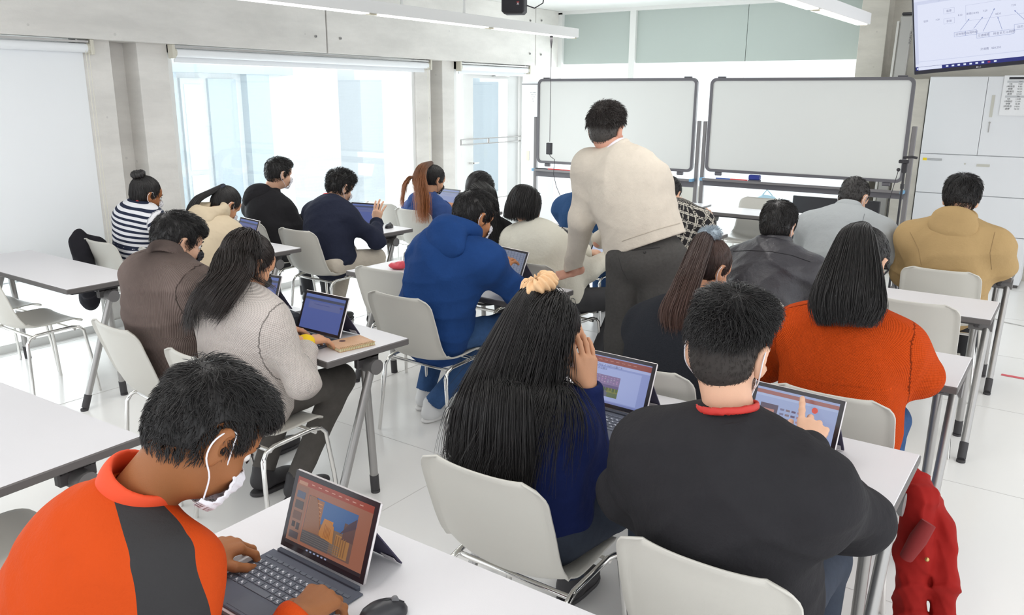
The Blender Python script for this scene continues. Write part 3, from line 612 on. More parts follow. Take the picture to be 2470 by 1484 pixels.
# ================= laptops =================
screens = {
 'city': [(0, 1, 0, 1, (150, 98, 78)), (0, 1, .9, 1, (150, 66, 50)), (.02, .14, .90, .95, (176, 130, 106)), (.01, .17, .06, .88, (136, 100, 84)), (.19, .84, .10, .80, (108, 84, 76)), (.30, .84, .46, .80, (60, 98, 146)), (.20, .40, .30, .78, (146, 100, 74)),
          (.44, .56, .24, .56, (190, 122, 52)), (.56, .72, .14, .46, (118, 96, 78)), (.62, .80, .12, .42, (160, 116, 72)), (.70, .84, .38, .62, (92, 72, 70)), (.19, .56, .10, .28, (84, 82, 84)), (.03, .14, .70, .80, (84, 92, 112)), (.03, .14, .54, .66, (80, 72, 72)), (.03, .14, .38, .50, (104, 76, 66)), (.04, .08, .26, .34, (52, 46, 48)), (.10, .14, .24, .34, (66, 60, 62)), (.03, .15, .10, .20, (80, 74, 78)), (0, 1, 0, .05, (40, 36, 40))]+[(.21+.004*i, .385, .34+.055*i, .352+.055*i, (188, 134, 92)) for i in range(8)]+[(.45+.018*i, .458+.018*i, .30, .50-.01*i, (150, 92, 44)) for i in range(6)]+[(.63+.03*i, .64+.03*i, .14, .40, (128, 92, 62)) for i in range(5)]+[(.20, .70, .13+.03*i, .137+.03*i, (104, 100, 98)) for i in range(5)]+[(.20+.09*i, .24+.09*i, .945, .955, (196, 150, 136)) for i in range(8)]+[(.30+.05*i, .32+.05*i, .012, .03, (150, 160, 190)) for i in range(6)],
 'park': [(0, 1, 0, 1, (140, 152, 204)), (0, 1, .86, .98, (140, 70, 62)), (.0, .06, .86, .94, (160, 170, 215)), (0, 1, .80, .855, (168, 178, 222)), (.13, .88, .06, .76, (160, 172, 220)), (.19, .58, .14, .60, (96, 80, 124)), (.19, .58, .40, .60, (128, 108, 150)), (.19, .58, .14, .30, (86, 100, 66)), (.27, .42, .14, .28, (92, 92, 112)), (.40, .58, .24, .34, (120, 122, 60)), (0, 1, 0, .04, (120, 130, 184))]+[(.20+.047*(i%8), .222+.047*(i%8), .44+.05*(i//8)+.01*(i%3), .462+.05*(i//8)+.01*(i%3), (150+7*(i%4), 124+6*(i%5), 172)) for i in range(24)]+[(.19+.05*i, .22+.05*i, .26+.01*(i%3), .34, (70+8*(i%3), 88+10*(i%2), 52)) for i in range(8)]+[(.10+.09*i, .15+.09*i, .915, .93, (176, 120, 112)) for i in range(8)],
 'food': [(0, 1, 0, 1, (158, 172, 212)), (0, 1, .88, .955, (160, 104, 100)), (0, 1, .83, .875, (172, 186, 222)), (.08, .30, .42, .70, (92, 78, 96)), (.11, .26, .44, .60, (190, 132, 120)), (.30, .72, .06, .36, (52, 104, 196)), (.36, .66, .06, .22, (84, 98, 150)), (.08, .30, .30, .40, (70, 130, 210))]+
         [(.33+.07*i, .38+.07*i, .62-.09*j, .66-.09*j, c_) for j in range(3) for i, c_ in enumerate(((120, 118, 150), (130, 112, 120), (96, 80, 110), (170, 130, 140)))],
 'blue': [(0, 1, 0, 1, (84, 98, 160)), (0, 1, .92, 1, (96, 114, 176)), (0, 1, .84, .91, (74, 78, 96)), (.12, .92, .60, .80, (100, 108, 156)), (.25, .65, .72, .735, (78, 84, 140)), (.90, .97, .72, .77, (96, 84, 110))],
 'grid': [(0, 1, 0, 1, (120, 128, 150))]+[(0, 1, .06+.07*i, .068+.07*i, (92, 98, 120)) for i in range(13)]+[(.06+.11*i, .068+.11*i, 0, 1, (92, 98, 120)) for i in range(9)],
 'pale': [(0, 1, 0, 1, (196, 208, 236)), (0, 1, .93, 1, (168, 180, 216))]+[(.04+.11*i, .042+.11*i, 0, .92, (182, 194, 226)) for i in range(9)]+[(.2+.09*i, .23+.09*i, .78-.06*j, .8-.06*j, (235, 242, 252)) for i in range(5) for j in range(2)]}
def laptop(loc, r, kind, lab, tilt=22, kb=True, stand=True, nkeys=True, flat=0):
    t = empty('tablet_computer', loc, R_(r)); t.scale = (1.07, 1.07, 1.07); tag(t, lab, 'laptop')
    Wd, Hh = .262, .172; slate = mat('slate_cover', lin(84, 88, 100), .7)
    M_ = rx(R_(-tilt)); o = V(0, .004, .012)
    if kb:
        MB().box((-.141, -.198, 0), (.141, -.006, .0055), bev=.002).build('keyboard_cover', slate, t)
        k = MB(); g = MB(); kx = 13
        for row in range(6):
            n = (14, 14, 13, 13, 12, 8)[row]; y0 = -.030-row*.0182; hgt = .008 if row == 0 else .0145
            xs = np.linspace(-.130, .130, n+1)
            if row == 5: xs = np.array([-.130, -.112, -.094, -.076, .0, .018, .036, .054, .130])
            for i in range(len(xs)-1):
                a, b = xs[i]+.0011, xs[i+1]-.0011
                k.box((a, y0-hgt, .0055), (b, y0, .0072), bev=.0006)
                if row and (b-a) < .03: g.box(((a+b)/2-.003, y0-hgt*.62, .00725), ((a+b)/2+.0005, y0-hgt*.28, .0074)); g.box(((a+b)/2+.002, y0-hgt*.8, .00725), ((a+b)/2+.004, y0-hgt*.6, .0074))
        kk = k.build('keys', mat('key_slate', lin(92, 97, 108), .55), t); g.build('key_legends', mat('legend', lin(215, 218, 224), .5), kk)
        MB().box((-.052, -.190, .0055), (.052, -.145, .0061), bev=.0003).build('touchpad', mat('pad_slate', lin(78, 82, 94), .5), t)
        MB().box((-.125, -.010, .0), (.125, .002, .012), bev=.002).build('hinge_strip', mat('hinge_slate', lin(66, 70, 82), .7), t)
    MB().box((-Wd/2, 0, 0), (Wd/2, .009, Hh), bev=.004).build('tablet_body', mat('tablet_silver', lin(212, 206, 206), .3, .6), t, xf=(M_, o))
    MB().box((-Wd/2+.002, -.0012, .002), (Wd/2-.002, .0005, Hh-.002), bev=.0003).build('glass_bezel', mat('bezel_black', lin(42, 38, 44), .2), t, xf=(M_, o))
    D = MB(); mats = []; w_, h_ = Wd-.028, Hh-.026
    for i, (a, b, c, d, col) in enumerate(screens[kind]):
        mats.append(emit_mat('scr_%s_%d' % (kind, i), col, .85)); D.box((-w_/2+w_*a, -.0016-i*.00004, .013+h_*c), (-w_/2+w_*b, -.0012, .013+h_*d), i)
    if kind == 'food':
        mats.append(emit_mat('scr_apple', (222, 96, 84), .9)); i = len(mats)-1; D.cyl((.055, -.0016, .125), (.055, -.0032, .125), .0085, n=14, mi=i)
    if kind == 'city':   # slanted building edges of the slide picture
        for j, (pl, col) in enumerate((([(.20, .28), (.42, .30), (.36, .62), (.30, .80), (.22, .80)], (136, 96, 74)), ([(.40, .30), (.60, .26), (.58, .50), (.50, .56), (.44, .54)], (176, 118, 62)), ([(.66, .44), (.84, .60), (.84, .74), (.76, .64)], (72, 62, 72)))):
            mats.append(emit_mat('scr_city_x%d' % j, col, .85)); D.prism([(-w_/2+w_*p[0], .013+h_*p[1]) for p in pl], (0, -.0026, 0), (1, 0, 0), (0, 0, 1), (0, -1, 0), .0001, len(mats)-1)
    D.build('display', mats, t, xf=(M_, o))
    if kind in ('park',):
        for i, s_ in enumerate(('これは よつばり公園です。', 'この公園は')):
            text('slide_text', s_, .0085, emit_mat('scr_ink', (84, 92, 140), .6), t, o+M_@V(-.078, -.003, .128-i*.011), M_@up)
    if stand:
        a, b = M_@V(0, .010, .105)+o, V(0, M_[1, 1]*.010+M_[1, 2]*.105+.075, .002-loc[2]+loc[2]); a2 = a; 
        MB().prism([(-.125, 0), (.125, 0), (.125, np.linalg.norm(b-a2)), (-.125, np.linalg.norm(b-a2))], a2, (1, 0, 0), unit(b-a2), unit(np.cross((1, 0, 0), b-a2)), .003).build('kickstand', mat('stand_plum', lin(60, 56, 78), .7), t)
        MB().box((.08, -.001, 0), (.118, .0005, .018)).build('stand_label', mat('label_pale', lin(205, 200, 202), .5), t, xf=(rx(math.atan2((b-a2)[1], -(b-a2)[2])), b+V(0, -.006, .004)))
    return t
ZT = .7205
laptop((-1.287, 1.085, ZT), -1, 'city', 'open tablet laptop showing a slide with a city picture, nearest one', tilt=20)
laptop((-1.215, 2.315, ZT), -2, 'park', 'open tablet laptop showing a slide with a flowering park road')
laptop((-.62, 2.335, ZT), -4, 'food', 'open tablet laptop with small food pictures and an apple beside the black sweatshirt', kb=True)
laptop((-2.69, 2.335, ZT), 0, 'blue', 'open tablet laptop with dark blue screen beside the spiral notebook')
laptop((-2.68, 3.74, ZT), -14, 'grid', 'open tablet laptop with a table on its screen at the blue hoodie')
laptop((-2.56, 4.74, ZT), -12, 'pale', 'open tablet laptop with a pale bright screen left of the standing man', tilt=28)
laptop((-4.80, 4.70, ZT), 12, 'blue', 'tablet propped up before the curly-haired person in navy', kb=False, tilt=24)
laptop((-2.62, 5.98, ZT), -25, 'blue', 'tablet with dark blue screen held by the person in the checked jacket', kb=False)
laptop((-4.83, 3.56, ZT), -10, 'blue', 'tablet laptop with bluish screen edge before the cream padded jacket')
laptop((-4.93, 5.93, ZT), -5, 'blue', 'tablet in front of the person with the orange ponytail')
laptop((-3.27, 2.44, ZT), 6, 'blue', 'tablet laptop half hidden behind the cable-knit sweater wearer')
# ================= small things =================
nb = empty('spiral_notebook', (-2.478, 2.332, ZT), R_(-14)); tag(nb, 'brown spiral notebook lying on the table corner', 'notebook')
MB().box((-.062, -.085, .002), (.062, .085, .014)).build('pages', mat('page_cream', lin(236, 228, 190), .8), nb)
cv = mat('notebook_kraft', lin(206, 164, 130), .6, kind='cloth', sc=.5, amt=.15)
MB().box((-.064, -.087, .014), (.066, .087, .0165), bev=.001).box((-.064, -.087, 0), (.066, .087, .002), bev=.001).build('cover', cv, nb)
MB().cyl((-.03, -.02, .0165), (-.03, -.02, .0170), .014, n=20).build('cover_dot', mat('dot_brown', lin(98, 68, 66), .6), nb)
sm = MB()
for i in range(20): y = -.078+i*.0082; sm.tube([(.060+.009*math.cos(a), y, .0085+.0105*math.sin(a)) for a in np.linspace(-2.6, 2.6, 9)], .0011, 5)
sm.build('spiral_wire', mat('wire_gold', lin(196, 178, 128), .3, .8), nb, True)
t = empty('pencil_pouch', (-2.95, 2.36, ZT), R_(-12)); tag(t, 'dark grey box-shaped pouch with small white letters behind the cable-knit sweater', 'pouch')
MB().box((-.11, -.045, 0), (.11, .045, .078), bev=.014).build('body', mat('pouch_grey', lin(66, 68, 74), .8, kind='cloth', sc=1, amt=.1), t); text('pouch_print', 'R  A  L', .012, mat('legend', lin(215, 218, 224), .5), t, (.045, -.046, .022), up)
MB().tube([(-.1, 0, .079), (.1, 0, .079)], .003, 6).build('zip', black_pl, t, True)
t = empty('closed_case', (-2.90, 2.515, ZT), R_(-6)); tag(t, 'flat dark case with zip lying behind the dark blue laptop', 'case'); MB().box((-.13, -.05, 0), (.13, .05, .028), bev=.01).build('shell', mat('case_dark', lin(70, 68, 70), .7), t); MB().box((-.131, -.051, .012), (.131, .051, .016), bev=.001).build('zip', alu, t)
def mouse(loc, r, lab):
    t = empty('computer_mouse', loc, R_(r)); tag(t, lab, 'mouse'); m1 = MB().ball((0, 0, .008), (.031, .052, .030), 18); m1.v = [(a, b, max(c, 0)) for a, b, c in m1.v]; m1.build('shell', mat('mouse_black', lin(44, 44, 48), .35), t, True)
    MB().cyl((-.004, .025, .034), (.004, .025, .034), .008).build('scroll_wheel', mat('wheel_grey', lin(110, 110, 112), .5), t, True); MB().tube([(0, .0, .0375), (0, .02, .0365), (0, .045, .024)], .0012, 5).build('button_seam', mat('mouse_seam', lin(20, 20, 22), .6), t, True)
mouse((-4.555, 4.77, ZT), 20, 'black computer mouse near the table end beside the curly-haired person')
mouse(tuple(onz(935, 1482, ZT)+V(0, -.012, 0)), -30, 'black computer mouse at the bottom edge right of the city picture laptop')

# ================= implicit surface modelling for people and cloth =================
def sm(a, b, k):
    h = np.maximum(k-np.abs(a-b), 0)/k; return np.minimum(a, b)-h*h*k*.25
def rc(a, b, ra, rb, cut=None):
    a, b = np.asarray(a, float), np.asarray(b, float); ab = b-a; L2 = ab@ab+1e-12; n = ab/math.sqrt(L2)
    lo, hi = np.minimum(a-ra, b-rb), np.maximum(a+ra, b+rb)
    def f(P):
        q = P-a; t = np.clip(q@ab/L2, 0, 1); d = np.linalg.norm(q-t[:, None]*ab, axis=1)-(ra+(rb-ra)*t)
        if cut == 'b': d = np.maximum(d, (P-b)@n)
        return d
    f.lo, f.hi = lo, hi; return f
def ell(c, r, R=None):
    c, r = np.asarray(c, float), np.asarray(r, float); R = np.eye(3) if R is None else R; m = r.max()
    def f(P):
        q = (P-c)@R; k0 = np.linalg.norm(q/r, axis=1); k1 = np.linalg.norm(q/(r*r), axis=1)+1e-9; return k0*(k0-1)/k1
    f.lo, f.hi = c-m, c+m; return f
def tor(c, n, R, r, sq=1.):   # torus around axis n
    c, n = np.asarray(c, float), unit(n)
    def f(P):
        q = P-c; h = q@n; rr = np.linalg.norm(q-h[:, None]*n, axis=1); return np.hypot(rr-R, h/sq)-r
    f.lo, f.hi = c-R-r, c+R+r; return f
def grp(fs, k, cut=None, noise=None):
    lo = np.min([f.lo for f in fs], 0); hi = np.max([f.hi for f in fs], 0)
    def f(P):
        bd = np.linalg.norm(np.maximum(np.maximum(lo-P, P-hi), 0), axis=1); near = bd < .06; out = bd+.012
        Q = P[near]
        if len(Q):
            d = fs[0](Q)
            for g in fs[1:]: d = sm(d, g(Q), k)
            if noise is not None: d = d+noise(Q)
            if cut is not None: d = cut(Q, d)
            out[near] = d
        return out
    f.lo, f.hi = lo, hi; return f
def polygonise(f, vox, lo=None, hi=None, pad=.02):
    lo = (f.lo if lo is None else lo)-pad; hi = (f.hi if hi is None else hi)+pad; B = 6
    n = np.ceil((hi-lo)/vox/B).astype(int)*B; nb = n//B
    g = [np.arange(k) for k in nb]; bi = np.stack(np.meshgrid(*g, indexing='ij'), -1).reshape(-1, 3)
    cen = lo+(bi*B+B/2-.5)*vox; d = f(cen); act = np.abs(d) < vox*B*1.75
    F = np.where(d > 0, 1., -1.).astype(np.float32).reshape(nb); F = np.repeat(np.repeat(np.repeat(F, B, 0), B, 1), B, 2)
    ai = bi[act]; off = np.stack(np.meshgrid(*[np.arange(B)]*3, indexing='ij'), -1).reshape(-1, 3)
    for s in range(0, len(ai), 1500):
        idx = (ai[s:s+1500, None, :]*B+off[None]).reshape(-1, 3); F[idx[:, 0], idx[:, 1], idx[:, 2]] = f(lo+idx*vox)
    S = F < 0; acc = S[:-1, :-1, :-1].astype(np.int8); cnt = acc.copy()
    for dx, dy, dz in [(0, 0, 1), (0, 1, 0), (0, 1, 1), (1, 0, 0), (1, 0, 1), (1, 1, 0), (1, 1, 1)]:
        cnt = cnt+S[dx:S.shape[0]-1+dx, dy:S.shape[1]-1+dy, dz:S.shape[2]-1+dz]
    ci = np.argwhere((cnt > 0) & (cnt < 8)); N = len(ci); im = np.full(cnt.shape, -1, np.int32); im[ci[:, 0], ci[:, 1], ci[:, 2]] = np.arange(N)
    cor = np.array([(x, y, z) for x in (0, 1) for y in (0, 1) for z in (0, 1)]); vals = np.stack([F[ci[:, 0]+c[0], ci[:, 1]+c[1], ci[:, 2]+c[2]] for c in cor], 1)
    ps = np.zeros((N, 3)); ct = np.zeros(N)
    for a in range(8):
        for b in range(a+1, 8):
            if np.abs(cor[a]-cor[b]).sum() != 1: continue
            va, vb = vals[:, a], vals[:, b]; mk = (va < 0) != (vb < 0); t = np.where(mk, va/(va-vb+1e-12), 0)
            ps += mk[:, None]*(cor[a]+t[:, None]*(cor[b]-cor[a])); ct += mk
    v = lo+(ci+ps/ct[:, None])*vox; faces = []
    for ax in range(3):
        sl = [slice(None)]*3; s2 = [slice(None)]*3; sl[ax] = slice(0, -1); s2[ax] = slice(1, None)
        A, Bq = S[tuple(sl)], S[tuple(s2)]; e = np.argwhere(A != Bq); o1, o2 = [k for k in range(3) if k != ax]
        e = e[(e[:, o1] > 0) & (e[:, o2] > 0)]; e = e[(e[:, o1] < F.shape[o1]-1) & (e[:, o2] < F.shape[o2]-1)]
        inv = A[e[:, 0], e[:, 1], e[:, 2]]
        def c_(d1, d2): q = e.copy(); q[:, o1] += d1; q[:, o2] += d2; return im[q[:, 0], q[:, 1], q[:, 2]]
        q = np.stack([c_(-1, -1), c_(0, -1), c_(0, 0), c_(-1, 0)], 1)
        fl = inv if ax != 1 else ~inv
        q[~fl] = q[~fl][:, ::-1]; faces.append(q[(q >= 0).all(1)])
    fc = np.concatenate(faces)
    for _ in range(1):   # settle the vertices on the surface
        e = vox*.5; d0 = f(v); G = np.stack([f(v+V(*(e if i == j else 0 for j in range(3))))-d0 for i in range(3)], 1)/e
        G2 = (G*G).sum(1)+1e-6; st = -(d0/G2)[:, None]*G; ln = np.linalg.norm(st, axis=1)[:, None]; v = v+st*np.minimum(1, vox*.5/(ln+1e-9))
    return v, fc
def grad(f, P, e=.004):
    d0 = f(P); G = np.stack([f(P+V(*(e if i == j else 0 for j in range(3))))-d0 for i in range(3)], 1); return d0, G/(np.linalg.norm(G, axis=1)[:, None]+1e-9)
def folds(amp, fr=26, seed=0, d=(1, .3, .6), sharp=False):
    r = np.random.default_rng(seed); K = [unit(V(*d)+r.normal(0, .45, 3))*fr*(.7+.8*i) for i in range(3)]; ph = r.uniform(0, 6, 3); W = [unit(r.normal(0, 1, 3))*fr*.45 for _ in range(3)]
    def g(P):
        s = 0
        for i in range(3): s = s+(.55**i)*(1-np.sqrt(np.sin(P@K[i]*.5+ph[i]+1.5*np.sin(P@W[i]+ph[i]))**2+.03))**2
        return -amp*(s-.6)
    return g
# strands: polylines (n, k, 3) -> thin tapering three-sided tubes
def strands_mesh(name, L, r, M, parent, tip=.25, rt=None):
    n, k, _ = L.shape; T = np.gradient(L, axis=1); T /= np.linalg.norm(T, axis=2)[..., None]+1e-9
    u = np.cross(T, V(.31, .77, .55)); u /= np.linalg.norm(u, axis=2)[..., None]+1e-9; w2 = np.cross(T, u)
    prof = r*np.interp(np.linspace(0, 1, k), [0, .1, .7, 1], [.7, 1, .9, tip]); rr = prof[None, :, None]*(rng.uniform(.7, 1.3, n)[:, None, None])
    v = np.stack([L+rr*(math.cos(a)*u+math.sin(a)*w2) for a in (0, 2.094, 4.189)], 2).reshape(-1, 3)
    base = (np.arange(n)[:, None]*k+np.arange(k-1)[None])*3; base = base.reshape(-1, 1); f = []
    for j in range(3): j2 = (j+1) % 3; f.append(np.concatenate([base+j, base+j2, base+3+j2, base+3+j], 1))
    fab = np.zeros((n, k, 3, 3), np.float32); fab[..., 0] = np.linspace(0, 1, k)[None, :, None]; fab[..., 1] = rng.uniform(0, 1, n)[:, None, None]
    if rt is not None: fab[..., 0] = np.clip(rt(L), 0, 1)[..., None]
    return mesh(name, v, np.concatenate(f), M, parent, True, fab=fab.reshape(-1, 3))

def ik(a, c, l1, l2, pole):
    d = c-a; D = min(np.linalg.norm(d), (l1+l2)*.998); n = unit(d); c2 = a+n*D; x = (l1*l1-l2*l2+D*D)/(2*D); h = math.sqrt(max(l1*l1-x*x, 1e-6))
    p = np.asarray(pole, float); p = unit(p-n*(p@n)); return a+n*x+p*h, c2
SKIN = {'tan': lin(188, 128, 88), 'brown': lin(150, 96, 58), 'light': lin(222, 176, 148), 'med': lin(205, 152, 118), 'pink': lin(214, 160, 138)}
class Head:   # head frame: x right, y forward, z up; origin between the ears
    def __init__(s, c, yaw, pitch, roll, sc=1., base=0):
        s.c = np.asarray(c, float); s.R = rz(R_(base+yaw))@rx(R_(-pitch))@ry(R_(roll)); s.s = sc
    def w(s, p): return s.c+s.R@(np.asarray(p, float)*s.s)
    def wl(s, P): return s.c+(P*s.s)@s.R.T
    def loc(s, P): return (P-s.c)@s.R/s.s
    def e(s, c, r, rot=None): return ell(s.w(c), np.asarray(r, float)*s.s, s.R if rot is None else s.R@rot)
    def k(s, a, b, ra, rb): return rc(s.w(a), s.w(b), ra*s.s, rb*s.s)
def head_prims(h, ears=True):
    F = [h.e((0, -.012, .038), (.074, .094, .086)), h.e((0, .028, -.02), (.060, .066, .085)), h.e((0, .052, -.075), (.040, .036, .032)), h.e((0, .070, .045), (.052, .030, .040)),
         h.k((0, .088, .010), (0, .109, -.026), .008, .0125), h.e((.030, .070, -.030), (.026, .022, .026)), h.e((-.030, .070, -.030), (.026, .022, .026)),
         h.e((0, .088, -.058), (.024, .012, .008)), h.e((0, .087, -.067), (.021, .012, .008)), h.k((-.036, .082, .022), (.036, .082, .022), .009, .009)]
    base = grp(F, .022)
    def f(P):
        d = base(P)
        for s_ in (-1, 1):
            d = -sm(-d, h.e((s_*.031, .097, .004), (.017, .010, .011))(P), .01)
        return d
    f.lo, f.hi = base.lo, base.hi; out = [f]
    if ears:
        for s_ in (-1, 1):
            Re = rz(R_(-s_*30))@ry(R_(s_*10))
            eo = h.e((s_*.083, -.008, -.004), (.010, .021, .035), Re); lobe = h.e((s_*.076, -.001, -.034), (.006, .010, .011), Re)
            con = h.e((s_*.092, .000, .000), (.009, .0115, .021), Re); can = h.e((s_*.080, .006, -.010), (.010, .005, .007))
            def ear(P, eo=eo, lobe=lobe, con=con, can=can):
                d = sm(eo(P), lobe(P), .01); d = -sm(-d, con(P), .004); return -sm(-d, can(P), .003)
            ear.lo, ear.hi = eo.lo, eo.hi; g = grp([ear], .01); out.append(g)
    return out
def hand_prims(wr, d, nrm, side, s=1., curl=.5, spread=1., thumb=.5, fc=None):
    # d: wrist->knuckles, nrm: back-of-hand normal, side=+1 right hand (thumb towards the left of travel when palm down)
    d = unit(d); nrm = unit(nrm-d*(nrm@d)); lat = np.cross(d, nrm)*side   # lat points to the thumb's opposite side
    lat = np.cross(d, nrm); lat = lat*(1 if side > 0 else -1)             # towards the little finger
    P = lambda a, b, c: wr+(d*a+lat*b+nrm*c)*s
    F = [rc(P(-.04, 0, 0), P(.012, 0, 0), .026*s, .023*s)]
    kn = [(.086, -.030, .004), (.090, -.009, .007), (.086, .012, .005), (.077, .031, .0)]
    for i, q in enumerate(kn): F.append(rc(P(.012, q[1]*.45, 0), P(*q), .016*s, .0125*s))
    F.append(rc(P(.02, -.018, -.008), P(.050, -.034, -.010), .019*s, .013*s))
    palm = grp(F, .012*s); out = [palm]; G = []
    LN = [(.042, .025, .020), (.047, .029, .021), (.043, .027, .020), (.034, .021, .018)]; sp = [-.16, -.03, .09, .24]
    tips = []
    for i, q in enumerate(kn):
        c = (curl if fc is None else fc[i]); ang = .15*c; p = P(*q); dir0 = unit(d+lat*sp[i]*spread); r = (.0093, .0095, .009, .0082)[i]*s
        for j, l in enumerate(LN[i]):
            ang += c*(.55, .75, .45)[j]; dd = dir0*math.cos(ang)-nrm*math.sin(ang); p2 = p+dd*l*s
            G.append(rc(p, p2, r*(1-.07*j), r*(.94-.08*j))); p = p2
        tips.append((p, dd, nrm*math.cos(ang)+dir0*math.sin(ang), r*.9))
    a, b = P(.030, -.030, -.010), P(.060, -.052, -.016-.01*thumb); c = b+unit(d*(1-.3*thumb)-lat*(.35-.5*thumb)-nrm*.35)*.030*s; e = c+unit(d-lat*(.1-.5*thumb)-nrm*.4)*.024*s
    G += [rc(a, b, .0135*s, .0115*s), rc(b, c, .0112*s, .0100*s), rc(c, e, .0100*s, .0082*s)]
    tips.append((e, unit(e-c), unit(nrm*.7-lat*.5), .0075*s))
    return palm, [grp([g], .004) for g in G], tips
def tubeE(stations, k=.05):   # stations: (pos, half width, half depth, half height, R)
    return [ell(p, (w_, d_, h_), R) for p, w_, d_, h_, R in stations]
HP = {}
def person(lab, P, N, H, face=0, hy=0, hp=25, hr=0, sc=1., skin='med', topc=None, t=.014, fold=.004, vox=.006, legs=None, legc=None, lt=.010, hands=None, sh_w=.170, cuff=None, sh_yaw=0, hump=.035, belly=0, arm_l=None, shoe=None, knees=None, feet=None, pole=None, roll=0, endc=(.97, .97), hem=None, headsc=None, hv=None, elb=None, coat=0, seated=True):
    """P pelvis, N neck base (C7), H head centre in world space. hands = [left, right] of (wrist, direction, normal, curl, thumb)"""
    if isinstance(H, tuple) and H[0] == 'ear':   # measured ear position (side, px, py, depth)
        _, sd, ex, ey, eY = H; hs_ = headsc or sc*.99; H = at(ex, ey, eY)-Head(V(0, 0, 0), hy, hp, hr, hs_, face).R@(V(sd*.082, -.006, -.006)*hs_)
    P, N, H = map(lambda q: np.asarray(q, float), (P, N, H))
    ps = empty('person', (P[0], P[1], 0)); tag(ps, lab, 'person'); o = V(P[0], P[1], 0)
    Rb = rz(R_(face)); rgt, fwd = Rb@V(1, 0, 0), Rb@V(0, 1, 0); up_ = V(0, 0, 1)
    Rs = rz(R_(face+sh_yaw)); r2 = Rs@V(1, 0, 0); r2 = unit(r2+up_*math.tan(R_(roll))); f2 = Rs@V(0, 1, 0)
    ax = unit(N-P); back = -unit(f2-ax*(f2@ax)); M1 = P+(N-P)*.45+back*hump
    cur = lambda t_: (1-t_)**2*P+2*t_*(1-t_)*M1+t_*t_*N
    ctr = N-back*.045*sc-up_*.0-ax*.05*sc
    sd_ = up_*.072*sc; S = [ctr-r2*sh_w*sc-sd_+f2*.01, ctr+r2*sh_w*sc-sd_+f2*.01]
    Hd = Head(H, hy, hp, hr, headsc or sc*.99, face)
    nc = N-back*.050*sc-ax*.01; na = unit(ax*.8+unit(Hd.w((0, -.01, -.06))-nc)); nc = nc+na*.01
    def torso(e):
        F = []
        for t_, w_, d_, h_ in ((0, .165, .125, .12), (.15, .160, .120+belly*.4, .12), (.3, .156, .118+belly, .12), (.45, .158, .118+belly*.6, .12), (.6, .163, .118+belly*.3, .12), (.74, .160, .108, .10), (.86, .125, .080, .06)):
            p = cur(t_)-back*.045*sc; tg = unit(cur(min(t_+.05, 1))-cur(max(t_-.05, 0))); rr = unit(r2*t_+rgt*(1-t_)); rr = unit(rr-tg*(rr@tg)); R = np.array([rr, np.cross(tg, rr), tg]).T
            F.append(ell(p, ((w_+e)*sc, (d_+e)*sc, (h_+e)*sc), R))
        F.append(rc(S[0]-up_*.01, S[1]-up_*.01, (.052+e*.8)*sc, (.052+e*.8)*sc))
        for s_ in S: F.append(rc(ctr-ax*.005, s_, (.046+e*.5)*sc, (.050+e*.8)*sc))
        return F
    la1, la2 = .285*sc, .255*sc; E = []; Wr = []; hh = []
    for i, hn in enumerate(hands):
        s_ = (-1, 1)[i]; pl = (pole[i] if pole is not None and pole[i] is not None else rgt*s_*.42-up_*.95-fwd*.25)
        w_ = np.asarray(hn[0], float)
        if elb is not None and elb[i] is not None: e_ = np.asarray(elb[i], float); 
        else: e_, w_ = ik(S[i], w_, la1, la2, pl)
        E.append(e_); Wr.append(w_)
    def arm(i, e, end=1.0, cut='b'):
        w2 = E[i]+(Wr[i]-E[i])*end
        return [rc(S[i], E[i], (.047+e*.75)*sc, (.042+e)*sc), rc(E[i], w2, (.042+e)*sc, (.029+e*.7)*sc, cut)]
    # --- body, one continuous surface
    neck = grp([rc(Hd.w((0, -.022, -.045)), N-back*.062-ax*.01, .050*sc, .050*sc), rc(Hd.w((0, .01, -.05)), N-back*.075-ax*.03, .043*sc, .045*sc)], .03)
    hps = head_prims(Hd); hg = hps[0]; ears = hps[1:]
    tor_ = grp(torso(-.012), .05); arms = [grp(arm(i, -.007, 1., None), .03) for i in (0, 1)]; hs = []; tips = []
    for i in (0, 1):
        hn = hands[i]; pl, fg, tp_ = hand_prims(Wr[i], np.asarray(hn[1], float), np.asarray(hn[2], float), (-1, 1)[i], sc*1.02, hn[3], hn[5] if len(hn) > 5 else 1., hn[4], hn[6] if len(hn) > 6 else None); hs.append((pl, fg)); tips += tp_
    HJ = [P-rgt*.09*sc, P+rgt*.09*sc]
    KN = knees if knees is not None else [P+fwd*.41*sc-rgt*.12*sc+up_*(-.02), P+fwd*.41*sc+rgt*.12*sc+up_*(-.02)]
    KN = [np.asarray(q, float) for q in KN]
    AN = feet if feet is not None else [V(q[0], q[1], .085)+fwd*.02-fwd*0 for q in KN]; AN = [np.asarray(q, float) for q in AN]
    def leg(i, e, end=1., cut='b', ankle=.043):
        return [rc(HJ[i], KN[i], (.082+e)*sc, (.058+e)*sc), rc(KN[i], KN[i]+(AN[i]-KN[i])*end, (.057+e)*sc, (ankle+e)*sc, cut)]
    lg = grp(leg(0, -.008, 1, None)+leg(1, -.008, 1, None), .02)
    parts = [tor_, neck]+arms+[lg]
    def body(Q):
        d = sm(hg(Q), neck(Q), .025); 
        for g in ears: d = sm(d, g(Q), .006)
        for g in [tor_]+arms+[lg]: d = sm(d, g(Q), .03)
        for pl, fg in hs:
            hd = pl(Q)
            for g in fg: hd = sm(hd, g(Q), .005)
            d = sm(d, hd, .012)
        return d
    allp = [hg, neck, tor_, lg]+arms+[x[0] for x in hs]+[g for x in hs for g in x[1]]
    body.lo, body.hi = np.min([g.lo for g in allp], 0), np.max([g.hi for g in allp], 0)
